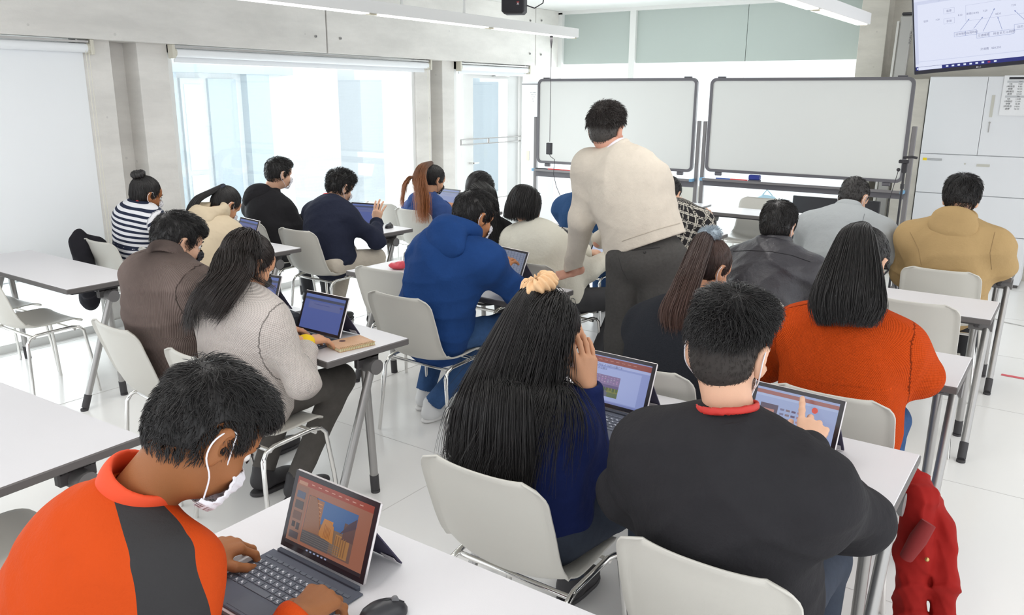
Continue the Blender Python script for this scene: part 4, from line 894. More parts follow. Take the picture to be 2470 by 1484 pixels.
    v, f = polygonise(body, hv or vox); sk = mat('skin_'+skin, SKIN[skin], .55, spec=.35, kind='skin'); bo = mesh('body', v-o, f, sk, ps, True)
    # nails
    if (hv or vox) < .0042:
        nm = MB()
        for p, dd, nn, r_ in tips:
            sd = np.cross(dd, nn); i0 = len(nm.v); nm.ball((0, 0, 0), 1, 8); vv = np.array(nm.v[i0:]); nm.v[i0:] = [tuple(q) for q in (p+nn*r_*.62+dd*.001-o)+vv[:, :1]*sd*r_*.72+vv[:, 1:2]*dd*r_*.95+vv[:, 2:]*nn*r_*.42]
        nm.build('fingernails', mat('nail_'+skin, tuple(min(1, c*1.25+.05) for c in SKIN[skin]), .3), ps, True)
    # --- clothes
    def limbcoord(v):   # along / around coordinates for fabric patterns
        segs = [(P, cur(.5)), (cur(.5), N)]+[(S[0], E[0]), (E[0], Wr[0]), (S[1], E[1]), (E[1], Wr[1])]; segr = [.17, .17, .055, .045, .055, .045]
        best = np.full(len(v), 9.); A = np.zeros(len(v)); B_ = np.zeros(len(v)); off = [0, np.linalg.norm(cur(.5)-P), 0, la1, 0, la1]; wh = np.zeros(len(v), int)
        for i, ((a, b), r_) in enumerate(zip(segs, segr)):
            ab = b-a; L_ = np.linalg.norm(ab); n = ab/L_; q = v-a; t_ = np.clip(q@n, -.05, L_+.05); perp = q-np.outer(q@n, n); di = np.linalg.norm(q-np.outer(np.clip(t_, 0, L_), n), axis=1)-r_
            u = unit(rgt-n*(rgt@n)) if abs(rgt@n) < .9 else unit(fwd-n*(fwd@n)); w_ = np.cross(n, u); ang = np.arctan2(perp@w_, perp@u); mk = di < best
            best[mk] = di[mk]; A[mk] = (t_+off[i])[mk]; B_[mk] = (ang*(r_+.02))[mk]; wh[mk] = i
        return np.stack([A, B_, wh*1.], 1)
    R = dict(nc=nc, na=na, ps=ps, o=o, P=P, N=N, S=S, E=E, W=Wr, H=Hd, r=r2, f=f2, back=back, ax=ax, cur=cur, ctr=ctr, body=body, sc=sc, lc=limbcoord, rgt=rgt, fwd=fwd, KN=KN, AN=AN, vox=vox, tips=tips)
    if topc is not None:
        tt = torso(t)
        gt = grp(tt, .085); ga = [grp(arm(i, t, endc[i]), .03) for i in (0, 1)]; fo = folds(fold*1.35, 22, len(lab), ax)
        cuffs = [tor(E[i]+(Wr[i]-E[i])*endc[i], Wr[i]-E[i], (.028+t*.55)*sc, .007+t*.2, 1.8) for i in (0, 1)]
        hemc = P-ax*.02
        def garment(Q):
            d = sm(sm(gt(Q), ga[0](Q), .07), ga[1](Q), .07)
            d = d+fo(Q)
            for c_ in cuffs: d = sm(d, c_(Q), .012)
            d = np.maximum(d, -(neck_cut(Q)))
            if hem is not None: d = np.maximum(d, -((Q-hem[0])@hem[1]))
            return d
        neck_cut = grp([rc(nc-na*.0-back*.014, nc+na*.14-back*.014, .052*sc, .058*sc)], .01)
        gl = [gt]+ga; garment.lo, garment.hi = np.min([g.lo for g in gl], 0)-.03, np.max([g.hi for g in gl], 0)+.03
        v, f = polygonise(garment, vox); lc = limbcoord(v); R['garment'] = garment; mats = topc if isinstance(topc, (list, tuple)) else [topc]; midx = None
        if coat: lc[:, 2] = coat(R, v)
        R['top'] = mesh('top', v-o, f, list(mats), ps, True, midx, fab=lc)
    if legc is not None:
        fo2 = folds(.004, 30, len(lab)+3, fwd); hipg = grp([ell(P-up_*.005+fwd*.02, ((.17+lt)*sc, (.135+lt)*sc, (.095+lt)*sc), Rb)]+([ell(P+ax*.07-back*.03, ((.158+t*.6)*sc, (.118+t*.6)*sc, .13), Rb)] if hem is not None else []), .03); g1 = [grp(leg(i, lt, .96), .03) for i in (0, 1)]
        def tr(Q): return sm(sm(g1[0](Q), g1[1](Q), .015), hipg(Q), .04)+fo2(Q)
        gl = g1+[hipg]; tr.lo, tr.hi = np.min([g.lo for g in gl], 0)-.02, np.max([g.hi for g in gl], 0)+.02
        R['tr'] = tr; v, f = polygonise(tr, max(vox, .007)); mesh('trousers', v-o, f, legc, ps, True)
        sh = shoe or mat('shoe_black', lin(52, 50, 52), .6)
        for i in (0, 1):
            a = AN[i]; fd = unit(V(fwd[0], fwd[1], 0)); Rf = rz(R_(face))
            up2 = grp([ell(a+V(0, 0, -.035)+fd*.01, (.042, .07, .045), Rf), ell(a+V(0, 0, -.052)+fd*.10, (.046, .09, .032), Rf), rc(a+V(0, 0, -.03), a+V(0, 0, .02), .045, .043)], .03, cut=lambda Q, d: np.maximum(d, .012-Q[:, 2]))
            v, f = polygonise(up2, .007); s1 = mesh('shoe', v-o, f, sh, ps, True)
            so = grp([ell(V(a[0], a[1], .012)+fd*.005, (.043, .075, .02), Rf), ell(V(a[0], a[1], .012)+fd*.10, (.049, .092, .02), Rf)], .03, cut=lambda Q, d: np.maximum(np.maximum(d, .0015-Q[:, 2]), Q[:, 2]-.02))
            v, f = polygonise(so, .007); mesh('sole', v-o, f, mat('sole_'+('w' if shoe else 'd'), lin(232, 230, 228) if shoe else lin(60, 58, 60), .6), s1, True)
    return R

def loft(name, st, M, parent, o, n=22, k=26, wob=.05, smooth=True):
    st = [(np.asarray(a, float), b, c, unit(d)) for a, b, c, d in st]; T = np.linspace(0, len(st)-1, k); v = []
    g = lambda i: np.array([np.interp(T, range(len(st)), [s_[i][j] for s_ in st]) for j in range(3)]).T
    cen = g(0); lat = g(3); w_ = np.interp(T, range(len(st)), [s_[1] for s_ in st]); d_ = np.interp(T, range(len(st)), [s_[2] for s_ in st])
    for _ in range(3):
        for A in (cen, lat): A[1:-1] = (A[:-2]+2*A[1:-1]+A[2:])/4
        w_[1:-1] = (w_[:-2]+2*w_[1:-1]+w_[2:])/4; d_[1:-1] = (d_[:-2]+2*d_[1:-1]+d_[2:])/4
    tg = np.gradient(cen, axis=0); tg /= np.linalg.norm(tg, axis=1)[:, None]; lat -= tg*(lat*tg).sum(1)[:, None]; lat /= np.linalg.norm(lat, axis=1)[:, None]; b = np.cross(tg, lat)
    return cen, lat, b, w_, d_
def hair_fall(R, M, st, n=1500, r=.0011, name='hair_lengths', jit=.012, wave=.004, endvar=.25, back=True, k=26, colf=None):
    cen, lat, b, w_, d_ = loft('', st, M, None, None, k=k); o = R['o']; T = np.linspace(0, 1, k)
    th = rng.uniform(0, 2*math.pi, n); rho = np.sqrt(rng.uniform(.55, 1.12, n)); end = 1-endvar*rng.uniform(0, 1, n)**1.5; TT = T[None]*end[:, None]
    ip = lambda A: np.stack([np.interp(TT, T, A[:, j]) for j in range(3)], -1)
    c_, l_, b_ = ip(cen), ip(lat), ip(b); W = np.interp(TT, T, w_)*rho[:, None]; D = np.interp(TT, T, d_)*rho[:, None]; ph = rng.uniform(0, 6, (n, 1)); th2 = th[:, None]+rng.normal(0, .12, (n, 1))*TT
    jx = rng.normal(0, jit, (n, 1))*TT**1.5+wave*np.sin(TT*9+ph)*TT; jy = rng.normal(0, jit, (n, 1))*TT**1.5
    L = c_+l_*(W*np.cos(th2)+jx)[..., None]+b_*(D*np.sin(th2)+jy)[..., None]
    ob = strands_mesh(name, L-o, r, M, R['ps'])
    if back:
        kk = int(k*.86); m = 20; A = np.linspace(0, 2*math.pi, m, endpoint=False); q = .9
        v = (cen[:kk, None]+lat[:kk, None]*(w_[:kk, None]*q*np.cos(A))[..., None]+b[:kk, None]*(d_[:kk, None]*q*np.sin(A))[..., None]); tp = np.linspace(1, .55, kk)[:, None, None]*.0+1
        v = v.reshape(-1, 3)-o; f = [[i*m+j, i*m+(j+1) % m, (i+1)*m+(j+1) % m, (i+1)*m+j] for i in range(kk-1) for j in range(m)]+[[m-1-j for j in range(m)], [(kk-1)*m+j for j in range(m)]]
        mesh('hair_core', v, f, M, ob, True, fab=np.stack([np.repeat(np.linspace(0, .86, kk), m), np.zeros(kk*m), np.zeros(kk*m)], 1))
    return ob
CR = ((0, -.012, .038), (.074, .094, .086))
def cap_local(grow=.008, front=(.080, .066), ear=.034, nape=-.052, extra=(), rough=.002, side=0., fn=None):
    base = ell(CR[0], V(*CR[1])+grow); low = ell((0, -.030, -.01), (.066+grow*.6, .072+grow*.6, .07)); F = [base, low]+[ell(c, r) for c, r in extra]; g = grp(F, .02)
    fo = folds(rough, 95, 5, (0, 1, .3)); a = unit(V(.0, .853, -.52)); b_ = unit(V(0, .40, -.92))
    def f(Q):
        d = g(Q)+fo(Q); d = np.maximum(d, (Q[:, 1]-front[0])*a[1]+(Q[:, 2]-front[1])*a[2]); z0 = nape
        d = np.maximum(d, (Q[:, 1]+.075)*b_[1]+(Q[:, 2]-z0)*b_[2])
        if ear:
            for s_ in (-1, 1): d = np.maximum(d, ear-np.linalg.norm((Q-V(s_*.088, .004, -.012))/V(1, 1, 1.25), axis=1))
        return d
    f.lo, f.hi = g.lo, g.hi; f.g = g; return f
def to_ps(R, v): return R['H'].wl(v)-R['o']
def hair_cap(R, M, vox=None, n=1200, ln=.03, lift=.012, r=.0007, wave=.0, name='hair', whorl=(0, -.07, .09), steps=8, down=.25, len_top=1., tie=None, **kw):
    vx = vox or max(R['vox']*.8, .0045); c = cap_local(**kw); v, f = polygonise(c, vx, pad=.015); fab = np.zeros((len(v), 3)); ob = mesh(name, to_ps(R, v), f, M, R['ps'], True, fab=fab)
    if n:
        rt = v[rng.integers(0, len(v), n*3)]+rng.normal(0, vx*.5, (n*3, 3)); d0 = c(rt); rt = rt[np.abs(d0) < vx][:n]; W = V(*whorl); g = c.g; p = rt; L = [p]; n = len(p)
        if tie is not None:
            tie = V(*tie)
            for k in range(1, steps+1):
                t_ = k/steps; q = rt*(1-t_)+tie*t_; d, G = grad(g, q); q = q-G*(d-.0015-.002*math.sin(math.pi*t_)*1)[:, None]; L.append(q)
        else:
            lens = ln*rng.uniform(.6, 1.25, n)*np.interp(rt[:, 2], [-.02, .06, .11], [.55, .85, len_top]); ph = rng.uniform(0, 6, (n, 1)); rd = rng.normal(0, .32, (n, 3)); vel = None; cl = np.sin(rt@rng.normal(0, 70, (3, 3)))
            for k in range(1, steps+1):
                d, G = grad(g, p); dr = p-W; dr = dr-G*(dr*G).sum(1)[:, None]; dr /= np.linalg.norm(dr, axis=1)[:, None]+1e-6; dr = dr+V(0, 0, -down)+rd+cl*.45
                if wave: dr = dr+wave*np.sin(k*1.1+ph+V(0, 2, 4)[None])*1.
                dr = dr-G*(dr*G).sum(1)[:, None]; dr /= np.linalg.norm(dr, axis=1)[:, None]+1e-6; p = p+dr*(lens/steps)[:, None]; d, G = grad(g, p); tgt = .001+lift*(k/steps)*(lens/ln); p = p-G*(d-tgt)[:, None]; L.append(p)
        L = np.stack(L, 1); s_ = L.shape; strands_mesh('hair_strands', to_ps(R, L.reshape(-1, 3)).reshape(s_), r, M, ob)
    return ob, c
def hair_flow(R, M, n=1800, length=.4, steps=26, r=.001, off=(.004, .02), region=None, bias=(0, 0, 0), comb=None, g=1., name='hair_lengths', grow=.008, wave=.0, spread=.12, lenv=.3, inert=.6, cloth=True, part=None):
    H = R['H']; q = rng.normal(0, 1, (n*8, 3)); q /= np.linalg.norm(q, axis=1)[:, None]; q = V(*CR[0])+q*(V(*CR[1])+grow); q = q[region(q)][:n]; n = len(q); p = H.wl(q); he = H.e(CR[0], V(*CR[1])+grow); he2 = H.e((0, -.02, -.02), (.066, .07, .075)); gm = R.get('garment') if cloth else None
    hc = grp([he, he2], .03)
    def F(Q): d = hc(Q); return sm(d, gm(Q), .02) if gm is not None else d
    of = rng.uniform(*off, n); vel = None; L = [p]; gv = V(0, 0, -g)+V(*bias)
    d, G = grad(F, p)
    c_ = (comb(q) if comb else np.zeros_like(q)); vel = c_@H.R.T if comb else G*.2
    vel = vel-G*(vel*G).sum(1)[:, None]; vel /= np.linalg.norm(vel, axis=1)[:, None]+1e-6; jit = rng.normal(0, spread, (n, 3)); ln = length*(1-lenv*rng.uniform(0, 1, n)**1.3); ph = rng.uniform(0, 6, (n, 1))
    for k in range(steps):
        vel = vel*inert+(gv+jit)*(1-inert)*(1 if k > 1 else .4); vel /= np.linalg.norm(vel, axis=1)[:, None]+1e-9
        if wave: vel = vel+wave*np.sin(k*.7+ph+V(0, 2, 4)[None])
        p = p+vel*(ln/steps)[:, None]; d, G = grad(F, p, .006); pen = np.maximum(of*(min(1, (k+1)/4))-d, 0); p = p+G*pen[:, None]; vn = (vel*G).sum(1); vel = vel-G*(np.minimum(vn, 0)*(d < of*1.3))[:, None]; L.append(p)
    L = np.stack(L, 1); return strands_mesh(name, L-R['o'], r, M, R['ps'])
def trace(f, px, py):   # where a view ray meets a cloth surface
    d = unit(ray(px, py)); t_ = np.linalg.norm((f.lo+f.hi)/2-CAM0)-1.2; t_ = max(t_, .2)
    for _ in range(70):
        s_ = f((CAM0+d*t_)[None])[0]; t_ += max(s_*.8, .0006) if s_ > 0 else s_*.5
        if abs(s_) < .0008 or t_ > 12: break
    return CAM0+d*t_
def seam(R, pts, M, r=.0022, name='seam', f=None):
    f = f or R['garment']; P_ = []
    for a, b in zip(pts, pts[1:]):
        for u in np.linspace(0, 1, 7)[:-1]: P_.append(trace(f, a[0]+(b[0]-a[0])*u, a[1]+(b[1]-a[1])*u))
    P_.append(trace(f, *pts[-1])); P_ = [q for q in P_ if np.linalg.norm(q-P_[0]) < .8]; MB().tube([q-R['o'] for q in P_], r, 6).build(name, M, R['ps'], True)
def smooth_pts(P_, n=4):
    P_ = [V(*q) for q in P_]; out = []
    for i in range(len(P_)-1):
        a, b, c, d = P_[max(i-1, 0)], P_[i], P_[i+1], P_[min(i+2, len(P_)-1)]
        for u in np.linspace(0, 1, n, endpoint=False): out.append(.5*((2*b)+(-a+c)*u+(2*a-5*b+4*c-d)*u*u+(-a+3*b-3*c+d)*u**3))
    return out+[P_[-1]]
def face_bits(R, col=(.02, .018, .018), iris=True):
    H = R['H']; o = R['o']
    for s_ in (-1, 1):
        e = MB().ball((s_*.031, .0865, .004), .0115, 14).build('eye', mat('eye_white', (.78, .76, .74), .2), R['ps'], True, xf=(H.R*H.s, H.c-o))
        MB().ball((s_*.0315, .0965, .001), (.0052, .0022, .0052), 12).build('iris', mat('iris_dark', (.03, .018, .012), .1), e, True, xf=(H.R*H.s, H.c-o))
        MB().tube([(s_*.018, .097, .009), (s_*.031, .1005, .0125), (s_*.044, .092, .008)], [.001, .0026, .001], 6).tube([(s_*.019, .099, .001), (s_*.031, .1, -.0055), (s_*.043, .092, .0)], [.0008, .0014, .0008], 6).build('eyelash', mat('lash', col, .7), R['ps'], True, xf=(H.R*H.s, H.c-o))
        MB().tube([(s_*.014, .102, .026), (s_*.032, .101, .032), (s_*.050, .086, .026)], [.003, .0036, .0015], 6).build('eyebrow', mat('brow', col, .8), R['ps'], True, xf=(H.R*H.s, H.c-o))
def mask(R, col='white', drop=0., vx=.0035, straps=True):
    H = R['H']; fc = grp([ell((0, .045, -.045), (.060, .064, .062)), rc(V(0, .085, .0), V(0, .112, -.030), .010, .017), ell((0, .055, -.08), (.042, .042, .034))], .03)
    def f(Q):
        q = Q+V(0, 0, drop); d = fc(q)+.0009*np.sin(q[:, 2]*420); sh = np.abs(d-.005)-.0016; z = q[:, 2]; x = np.abs(q[:, 0]); e = np.maximum(z+.004+.30*x, -(z+.104)); return np.maximum(np.maximum(sh, e), np.maximum(x-.056, .040-q[:, 1]))
    f.lo, f.hi = fc.lo, fc.hi; v, fa = polygonise(f, vx, pad=.01); M = mat('mask_'+col, lin(236, 234, 240) if col == 'white' else lin(38, 38, 44), .8, kind='cloth', sc=.6, amt=.06)
    ob = mesh('face_mask', to_ps(R, v), fa, M, R['ps'], True)
    if straps:
        for s_ in (-1, 1): MB().tube(smooth_pts([(s_*.054, .052, -.022-drop), (s_*.073, .022, .010), (s_*.083, .006, .028), (s_*.088, -.016, .020), (s_*.087, -.026, -.006), (s_*.083, -.016, -.034), (s_*.072, .02, -.060), (s_*.050, .052, -.088-drop)]), .0016, 6).build('ear_loop', M, ob, True, xf=(H.R*H.s, H.c-R['o']))
def part_sdf(R, name, g, M, vx=None, noise=0, nf=22, mats=None):
    if noise: 
        fo = folds(noise, nf, len(name)*3+7, R['ax']); g0 = g; g = lambda Q: g0(Q)+fo(Q); g.lo, g.hi = g0.lo, g0.hi
    v, f = polygonise(g, vx or R['vox']); return mesh(name, v-R['o'], f, M, R['ps'], True, fab=R['lc'](v))
def neckcut(R, r=.050): return rc(R['nc']-R['na']*.03-R['back']*.012, R['nc']+R['na']*.11-R['back']*.012, r, r*1.08)
def hood(R, M, w=.125, dp=.06, h=.085, down=.045, ring=.088, rr=.030, lift=.02, up=.022):
    N, b, a, r2 = R['N']+R['ax']*up, R['back'], R['ax'], R['r']; t_ = unit(a*.9+b*.35); Rm = np.array([r2, np.cross(unit(a-b*.5), r2), unit(a-b*.5)]).T; cutf = neckcut(R)
    g = grp([tor(R['nc']+R['na']*lift+b*.01, unit(R['na']+b*.35), ring, rr, 1.3), ell(N+b*.045-a*down, (w, dp, h), Rm), ell(N+b*.03-a*(down-.05), (w*.8, dp*.9, h*.6), Rm)], .03, cut=lambda Q, d: np.maximum(d, -cutf(Q)))
    return part_sdf(R, 'hood', g, M, noise=.006, nf=30)
def collar(R, M, name='collar', h=1.6, r=.012, Rr=.064, lift=.02, tilt=.1, noise=0):
    N, b, a = R['nc'], R['back'], R['na']; return part_sdf(R, name, grp([tor(N+a*(lift-.005), unit(a+b*tilt), Rr*R['sc'], r, h)], .01), M, vx=min(R['vox'], .005), noise=noise)
def lanyard(R, lift=.028, Rr=.068, tilt=-.1, card=False):
    return collar(R, mat('lanyard_red', lin(196, 48, 40), .6), 'lanyard', 2.2, .0042, Rr, lift, tilt)
def scrunchie(R, c, n, Rr, r, M, seed=3, amt=.006, vx=.004, name='scrunchie'):
    t = tor(c, n, Rr, r, 1.); fo = folds(amt, 90, seed, n)
    n = unit(n); u0 = unit(np.cross(n, V(.3, .1, .9))); u1 = np.cross(n, u0)
    def g(Q): th = np.arctan2((Q-c)@u1, (Q-c)@u0); return t(Q)+fo(Q)*.6+amt*.45*np.sin(15*th+1.6*np.sin(3*th)+((Q-c)@n)*60)
    g.lo, g.hi = t.lo-.012, t.hi+.012; v, f = polygonise(g, vx); return mesh(name, v-R['o'], f, M, R['ps'], True)

# ================= materials of the class =================
hair_k = mat('hair_black', (.020, .018, .018), .42, spec=.45, kind='hair', amt=.35)
hair_d = mat('hair_dark_brown', (.030, .023, .021), .42, spec=.45, kind='hair', amt=.35)
brown_tip = mat('hair_brown_lengths', (.030, .020, .018), .42, spec=.45, kind='hairtip', col2=(.105, .052, .038))
orange_tip = mat('hair_orange_lengths', (.10, .045, .022), .42, spec=.45, kind='hairtip', col2=(.42, .15, .05))
DN = V(0, 0, 1)
def hnd(px, py, z, d, curl=.6, th=.4, nrm=(0, 0, 1), sp=1.): return (onz(px, py, z), d, nrm, curl, th, sp)
def hn(x, y, z, d, curl=.6, th=.4, nrm=(0, 0, 1), sp=1., fc=None): return (V(x, y, z), V(*d), V(*nrm), curl, th, sp, fc)
FWD = (0, 1, -.12)
ONLY = None
def want(k): return ONLY is None or k in ONLY
# 1 orange jacket
def band(curve, w):
    def f(R, v):
        pts = [q for q in curve(R)]; d = np.full(len(v), -9.)
        for i in range(len(pts)-1):
            a, b = pts[i], pts[i+1]; ab = b-a; t_ = np.clip((v-a)@ab/(ab@ab), 0, 1); d = np.maximum(d, w[i]+(w[i+1]-w[i])*t_-np.linalg.norm(v-a-t_[:, None]*ab, axis=1))
        return d
    return f
if want(1):
    oj = mat('jacket_orange', lin(216, 80, 26), .75, kind='panel', amt=.10, col2=lin(60, 59, 60))
    pipe = mat('piping_orange', lin(222, 72, 30), .7)
    cv_ = lambda R: (R['N']-R['back']*.03+R['r']*.035+V(0, 0, .02), R['S'][1]+unit(V(.45, -.55, .8))*.06, R['E'][1]+unit(V(1, -.5, .6))*.07, R['W'][1]+unit(V(1, -.5, .6))*.04)
    R = person('person in a bright orange jacket with black shoulder panels, head bent over the nearest laptop', (-1.42, .50, .54), at(256, 1198, .665), ('ear', 1, 530, 1078, .79), hy=-8, hp=45, hr=0, sc=1.0, skin='brown', topc=oj, coat=band(cv_, [.032, .056, .062, -.06]), t=.013, fold=.006, vox=.0055, hv=.0036, sh_w=.135,
        legc=mat('trouser_black', lin(52, 52, 55), .8), hands=[hn(-1.475, .905, .775, (.10, 1, -.10), .85, .55), hn(-1.115, .885, .785, (-.28, 1, -.10), .95, .5, (.1, 0, 1))], hump=.055, roll=4, pole=[None, (.25, -.5, -1)])
    collar(R, pipe, 'collar', 3.4, .011, .062, .024, .10, .003); face_bits(R); mask(R, 'white', .012, .003)
    hair_cap(R, hair_k, vox=.0042, n=5200, ln=.034, lift=.012, r=.0007, wave=.25, grow=.006, extra=[((0, .040, .094), (.060, .062, .036)), ((0, .074, .076), (.050, .032, .024)), ((0, -.02, .095), (.060, .06, .032))], rough=.005, front=(.100, .068), len_top=1.3, ear=.047)
JEANS = mat('denim_blue', lin(62, 92, 136), .8, kind='denim', amt=.35); DARKJ = mat('denim_dark', lin(60, 66, 78), .8, kind='denim', amt=.25); BLKP = mat('trouser_black', lin(52, 52, 55), .8); GREYJ = mat('denim_charcoal', lin(92, 88, 84), .8, kind='denim', amt=.2); BEIGE = mat('chino_beige', lin(202, 192, 178), .8, kind='cloth', sc=.5, amt=.08)
WSH = mat('shoe_white', lin(226, 226, 226), .6)
def typing(x, y, z=.775, w=.09, a=0, curl=.7): return [hn(x-w, y, z, (.1+a, 1, -.1), curl), hn(x+w, y, z, (-.1+a, 1, -.1), curl)]
# 2 waist-long hair, hand at the cheek
if want(2):
    nv = mat('cardigan_navy', lin(30, 42, 92), .85, kind='cloth', sc=.6, amt=.3, sheen=.4)
    R = person('person with waist-long black hair, peach scrunchie and navy cardigan, hand at the cheek', (-1.19, 1.80, .54), at(1232, 930, 1.80), ('ear', 1, 1362, 815, 1.90), hy=-22, hp=30, hr=-12, skin='med', topc=nv, t=.016, fold=.006, vox=.0055, hv=.0042, sh_w=.150, sc=.95, hump=.04,
        legc=DARKJ, hands=[hn(-1.30, 2.16, .775, (.1, 1, -.1), .7), (at(1417, 935, 1.95), (-.22, .12, 1), (1, -.5, .1), .35, .1, .5)], elb=[None, at(1440, 1130, 1.98)], knees=[(-1.30, 2.22, .53), (-1.00, 2.2, .53)])
    face_bits(R); mask(R, 'white', .004, .0035)
    hair_cap(R, hair_k, vox=.0045, n=2600, r=.0008, tie=(-.01, -.075, .115), steps=10, grow=.007, ear=.036, nape=-.07, rough=.001, front=(.088, .062))
    H = R['H']; tiep = H.w((-.01, -.092, .132))
    scrunchie(R, tiep, H.R@V(-.1, -.75, .65), .032, .024, mat('scrunchie_peach', lin(226, 186, 142), .7), amt=.013, vx=.003)
    N, bk = R['N'], R['back']; lat = R['r']
    hair_fall(R, hair_k, [(tiep+V(0, 0, .0), .018, .016, lat), (tiep+bk*.055+V(-.01, 0, -.03), .035, .022, lat), (N+bk*.055+V(-.03, 0, .02), .075, .026, lat), (at(1185, 980, 1.69), .115, .028, lat), (at(1180, 1110, 1.68), .13, .022, lat), (at(1180, 1200, 1.70), .115, .016, lat)], n=3400, r=.0011, jit=.022, wave=.006, endvar=.2)
    hair_flow(R, hair_k, n=1500, length=.52, steps=30, r=.0010, off=(.004, .020), region=lambda q: (q[:, 1] < .03) & (q[:, 2] > -.02) & (q[:, 0] > -.02), bias=tuple(bk*.35-R['r']*.10), comb=lambda q: V(0, -.7, -.5)+0*q, name='side_lengths')
# 3 black sweatshirt, back view
if want(3):
    bs = mat('sweatshirt_black', lin(52, 51, 54), .85, kind='cloth', sc=.5, amt=.12, sheen=.3)
    R = person('person in a black sweatshirt with a red neck strap, seen from behind at the centre', (-.56, 1.72, .55), at(1738, 1040, 1.62), at(1752, 852, 1.72), hy=4, hp=14, sc=1.03, skin='light', topc=bs, t=.034, fold=.011, vox=.006, hv=.0042, sh_w=.185, hump=.03,
        legc=DARKJ, hands=[hn(-.74, 2.12, .775, (.1, 1, -.1), .8), (at(1945, 1085, 2.20), (-.1, .9, .5), (.2, -.3, 1), .5, .3, 1., [.05, .9, 1, 1])], elb=[onz(1518, 1185, .78), onz(2065, 1250, .785)])
    lanyard(R, lift=.034, Rr=.064); collar(R, bs, 'neckband', 1.5, .010, .070, .004, .05)
    mask(R, 'white', 0, .004)
    fade = mat('hair_fade', (.034, .028, .025), .8, kind='hair', amt=.3)
    hair_cap(R, fade, vox=.0042, n=3000, ln=.012, lift=.003, r=.0005, grow=.003, ear=.034, nape=-.075, rough=.0008, down=1.2)
    hair_cap(R, hair_k, vox=.0045, n=4600, ln=.045, lift=.014, r=.0008, wave=.55, grow=.006, extra=[((0, .0, .105), (.074, .084, .040)), ((.02, .03, .09), (.070, .07, .045))], rough=.007, nape=.040, ear=.0, len_top=1.2, name='hair_top', whorl=(.02, -.05, .12))
# 4 cable knit
if want(4):
    kn = mat('knit_offwhite', lin(222, 212, 206), .9, kind='knit', sc=1.0, amt=.22)
    R = person('person in a pale cable-knit sweater with yellow cuffs and long dark hair, black face mask', (-2.68, 1.93, .54), at(553, 705, 1.86), ('ear', 1, 622, 645, 1.99), hy=-6, hp=32, sc=.95, skin='med', topc=kn, t=.024, fold=.006, endc=(.76, .76), vox=.0065, hv=.0045, sh_w=.150,
        legc=GREYJ, knees=[(-2.86, 2.33, .53), (-2.60, 2.38, .53)], feet=[(-2.86, 2.12, .10), (-2.68, 2.16, .09)], hands=[(onz(668, 800, .78), (.0, 1, -.12), (0, 0, 1), .45, .3, 1.), (onz(738, 824, .787), (-.15, 1, -.14), (0, 0, 1), .5, .3, 1.)], hump=.04, pole=[None, (.8, -.2, -1)])
    face_bits(R); mask(R, 'black', .004, .0045)
    ye = mat('cuff_yellow', lin(236, 196, 20), .8)
    for i in (0, 1):
        a = R['W'][i]; d_ = unit(a-R['E'][i]); part_sdf(R, 'shirt_cuff', rc(a-d_*.085, a+d_*.006, .040, .036, 'b'), ye, vx=.0045)
        part_sdf(R, 'sleeve_cuff', grp([tor(a-d_*.066, d_, .034, .014, 1.5)], .01), kn, vx=.006)
    hair_cap(R, hair_d, n=1200, r=.0009, tie=(0, -.09, .07), steps=9, grow=.008, ear=.028, nape=-.08, rough=.001)
    hair_flow(R, hair_d, n=2600, length=.37, steps=24, r=.0012, off=(.004, .026), region=lambda q: (q[:, 1] < -.015) & (q[:, 2] > -.02) & (q[:, 0] < .035), bias=tuple(R['back']*.2-R['r']*.02), comb=lambda q: np.stack([q[:, 0]*2, -.5+0*q[:, 0], -.6+0*q[:, 0]], 1), wave=.03)
    hair_fall(R, hair_d, [(R['H'].w((0, -.05, .09)), .06, .05, R['r']), (R['H'].w((0, -.085, .0)), .078, .045, R['r']), (at(555, 670, 1.85), .085, .035, R['r']), (at(520, 712, 1.78), .080, .03, R['r']), (at(488, 755, 1.75), .05, .02, R['r'])], n=1500, r=.0012, jit=.022, wave=.008, endvar=.35)
# 5 corduroy
if want(5):
    co = mat('corduroy_brown', lin(130, 114, 108), .9, kind='cord', amt=.3)
    R = person('person in a brown corduroy overshirt with short dark hair and black face mask', (-3.27, 1.96, .54), at(372, 622, 1.88), ('ear', 1, 443, 592, 1.99), hy=-8, hp=22, skin='light', topc=co, t=.030, fold=.010, vox=.0068, sh_w=.178, sc=1.0, hump=.045, legc=BLKP, hands=typing(-3.22, 2.28))
    face_bits(R); mask(R, 'black', 0, .0045); collar(R, co, 'collar', 2.4, .012, .066, .008, .1)
    hair_cap(R, hair_k, n=2600, ln=.034, lift=.010, r=.001, wave=.3, grow=.008, extra=[((0, .03, .09), (.066, .072, .040)), ((0, .075, .07), (.055, .036, .03))], rough=.005, front=(.108, .058))
# 6 striped
if want(6):
    st = mat('jersey_striped', lin(232, 232, 236), .85, kind='stripe', col2=lin(46, 52, 72))
    R = person('person in a black-and-white striped top with a hair bun, by the wall blind', (-5.27, 3.04, .54), at(318, 492, 2.98), ('ear', 1, 362, 475, 3.06), hy=-6, hp=20, sc=.98, skin='brown', topc=st, t=.022, fold=.005, vox=.009, sh_w=.155, legc=BLKP, hands=typing(-5.2, 3.42), hump=.045)
    lanyard(R, .012, .062); face_bits(R); mask(R, 'white', 0, .005)
    hair_cap(R, hair_k, n=900, r=.0014, tie=(0, -.07, .11), steps=8, grow=.008, ear=.030, nape=-.075, rough=.001)
    scrunchie(R, R['H'].w((0, -.085, .125)), R['H'].R@V(0, -.5, .9), .022, .026, hair_k, 5, .010, .006, 'hair_bun')
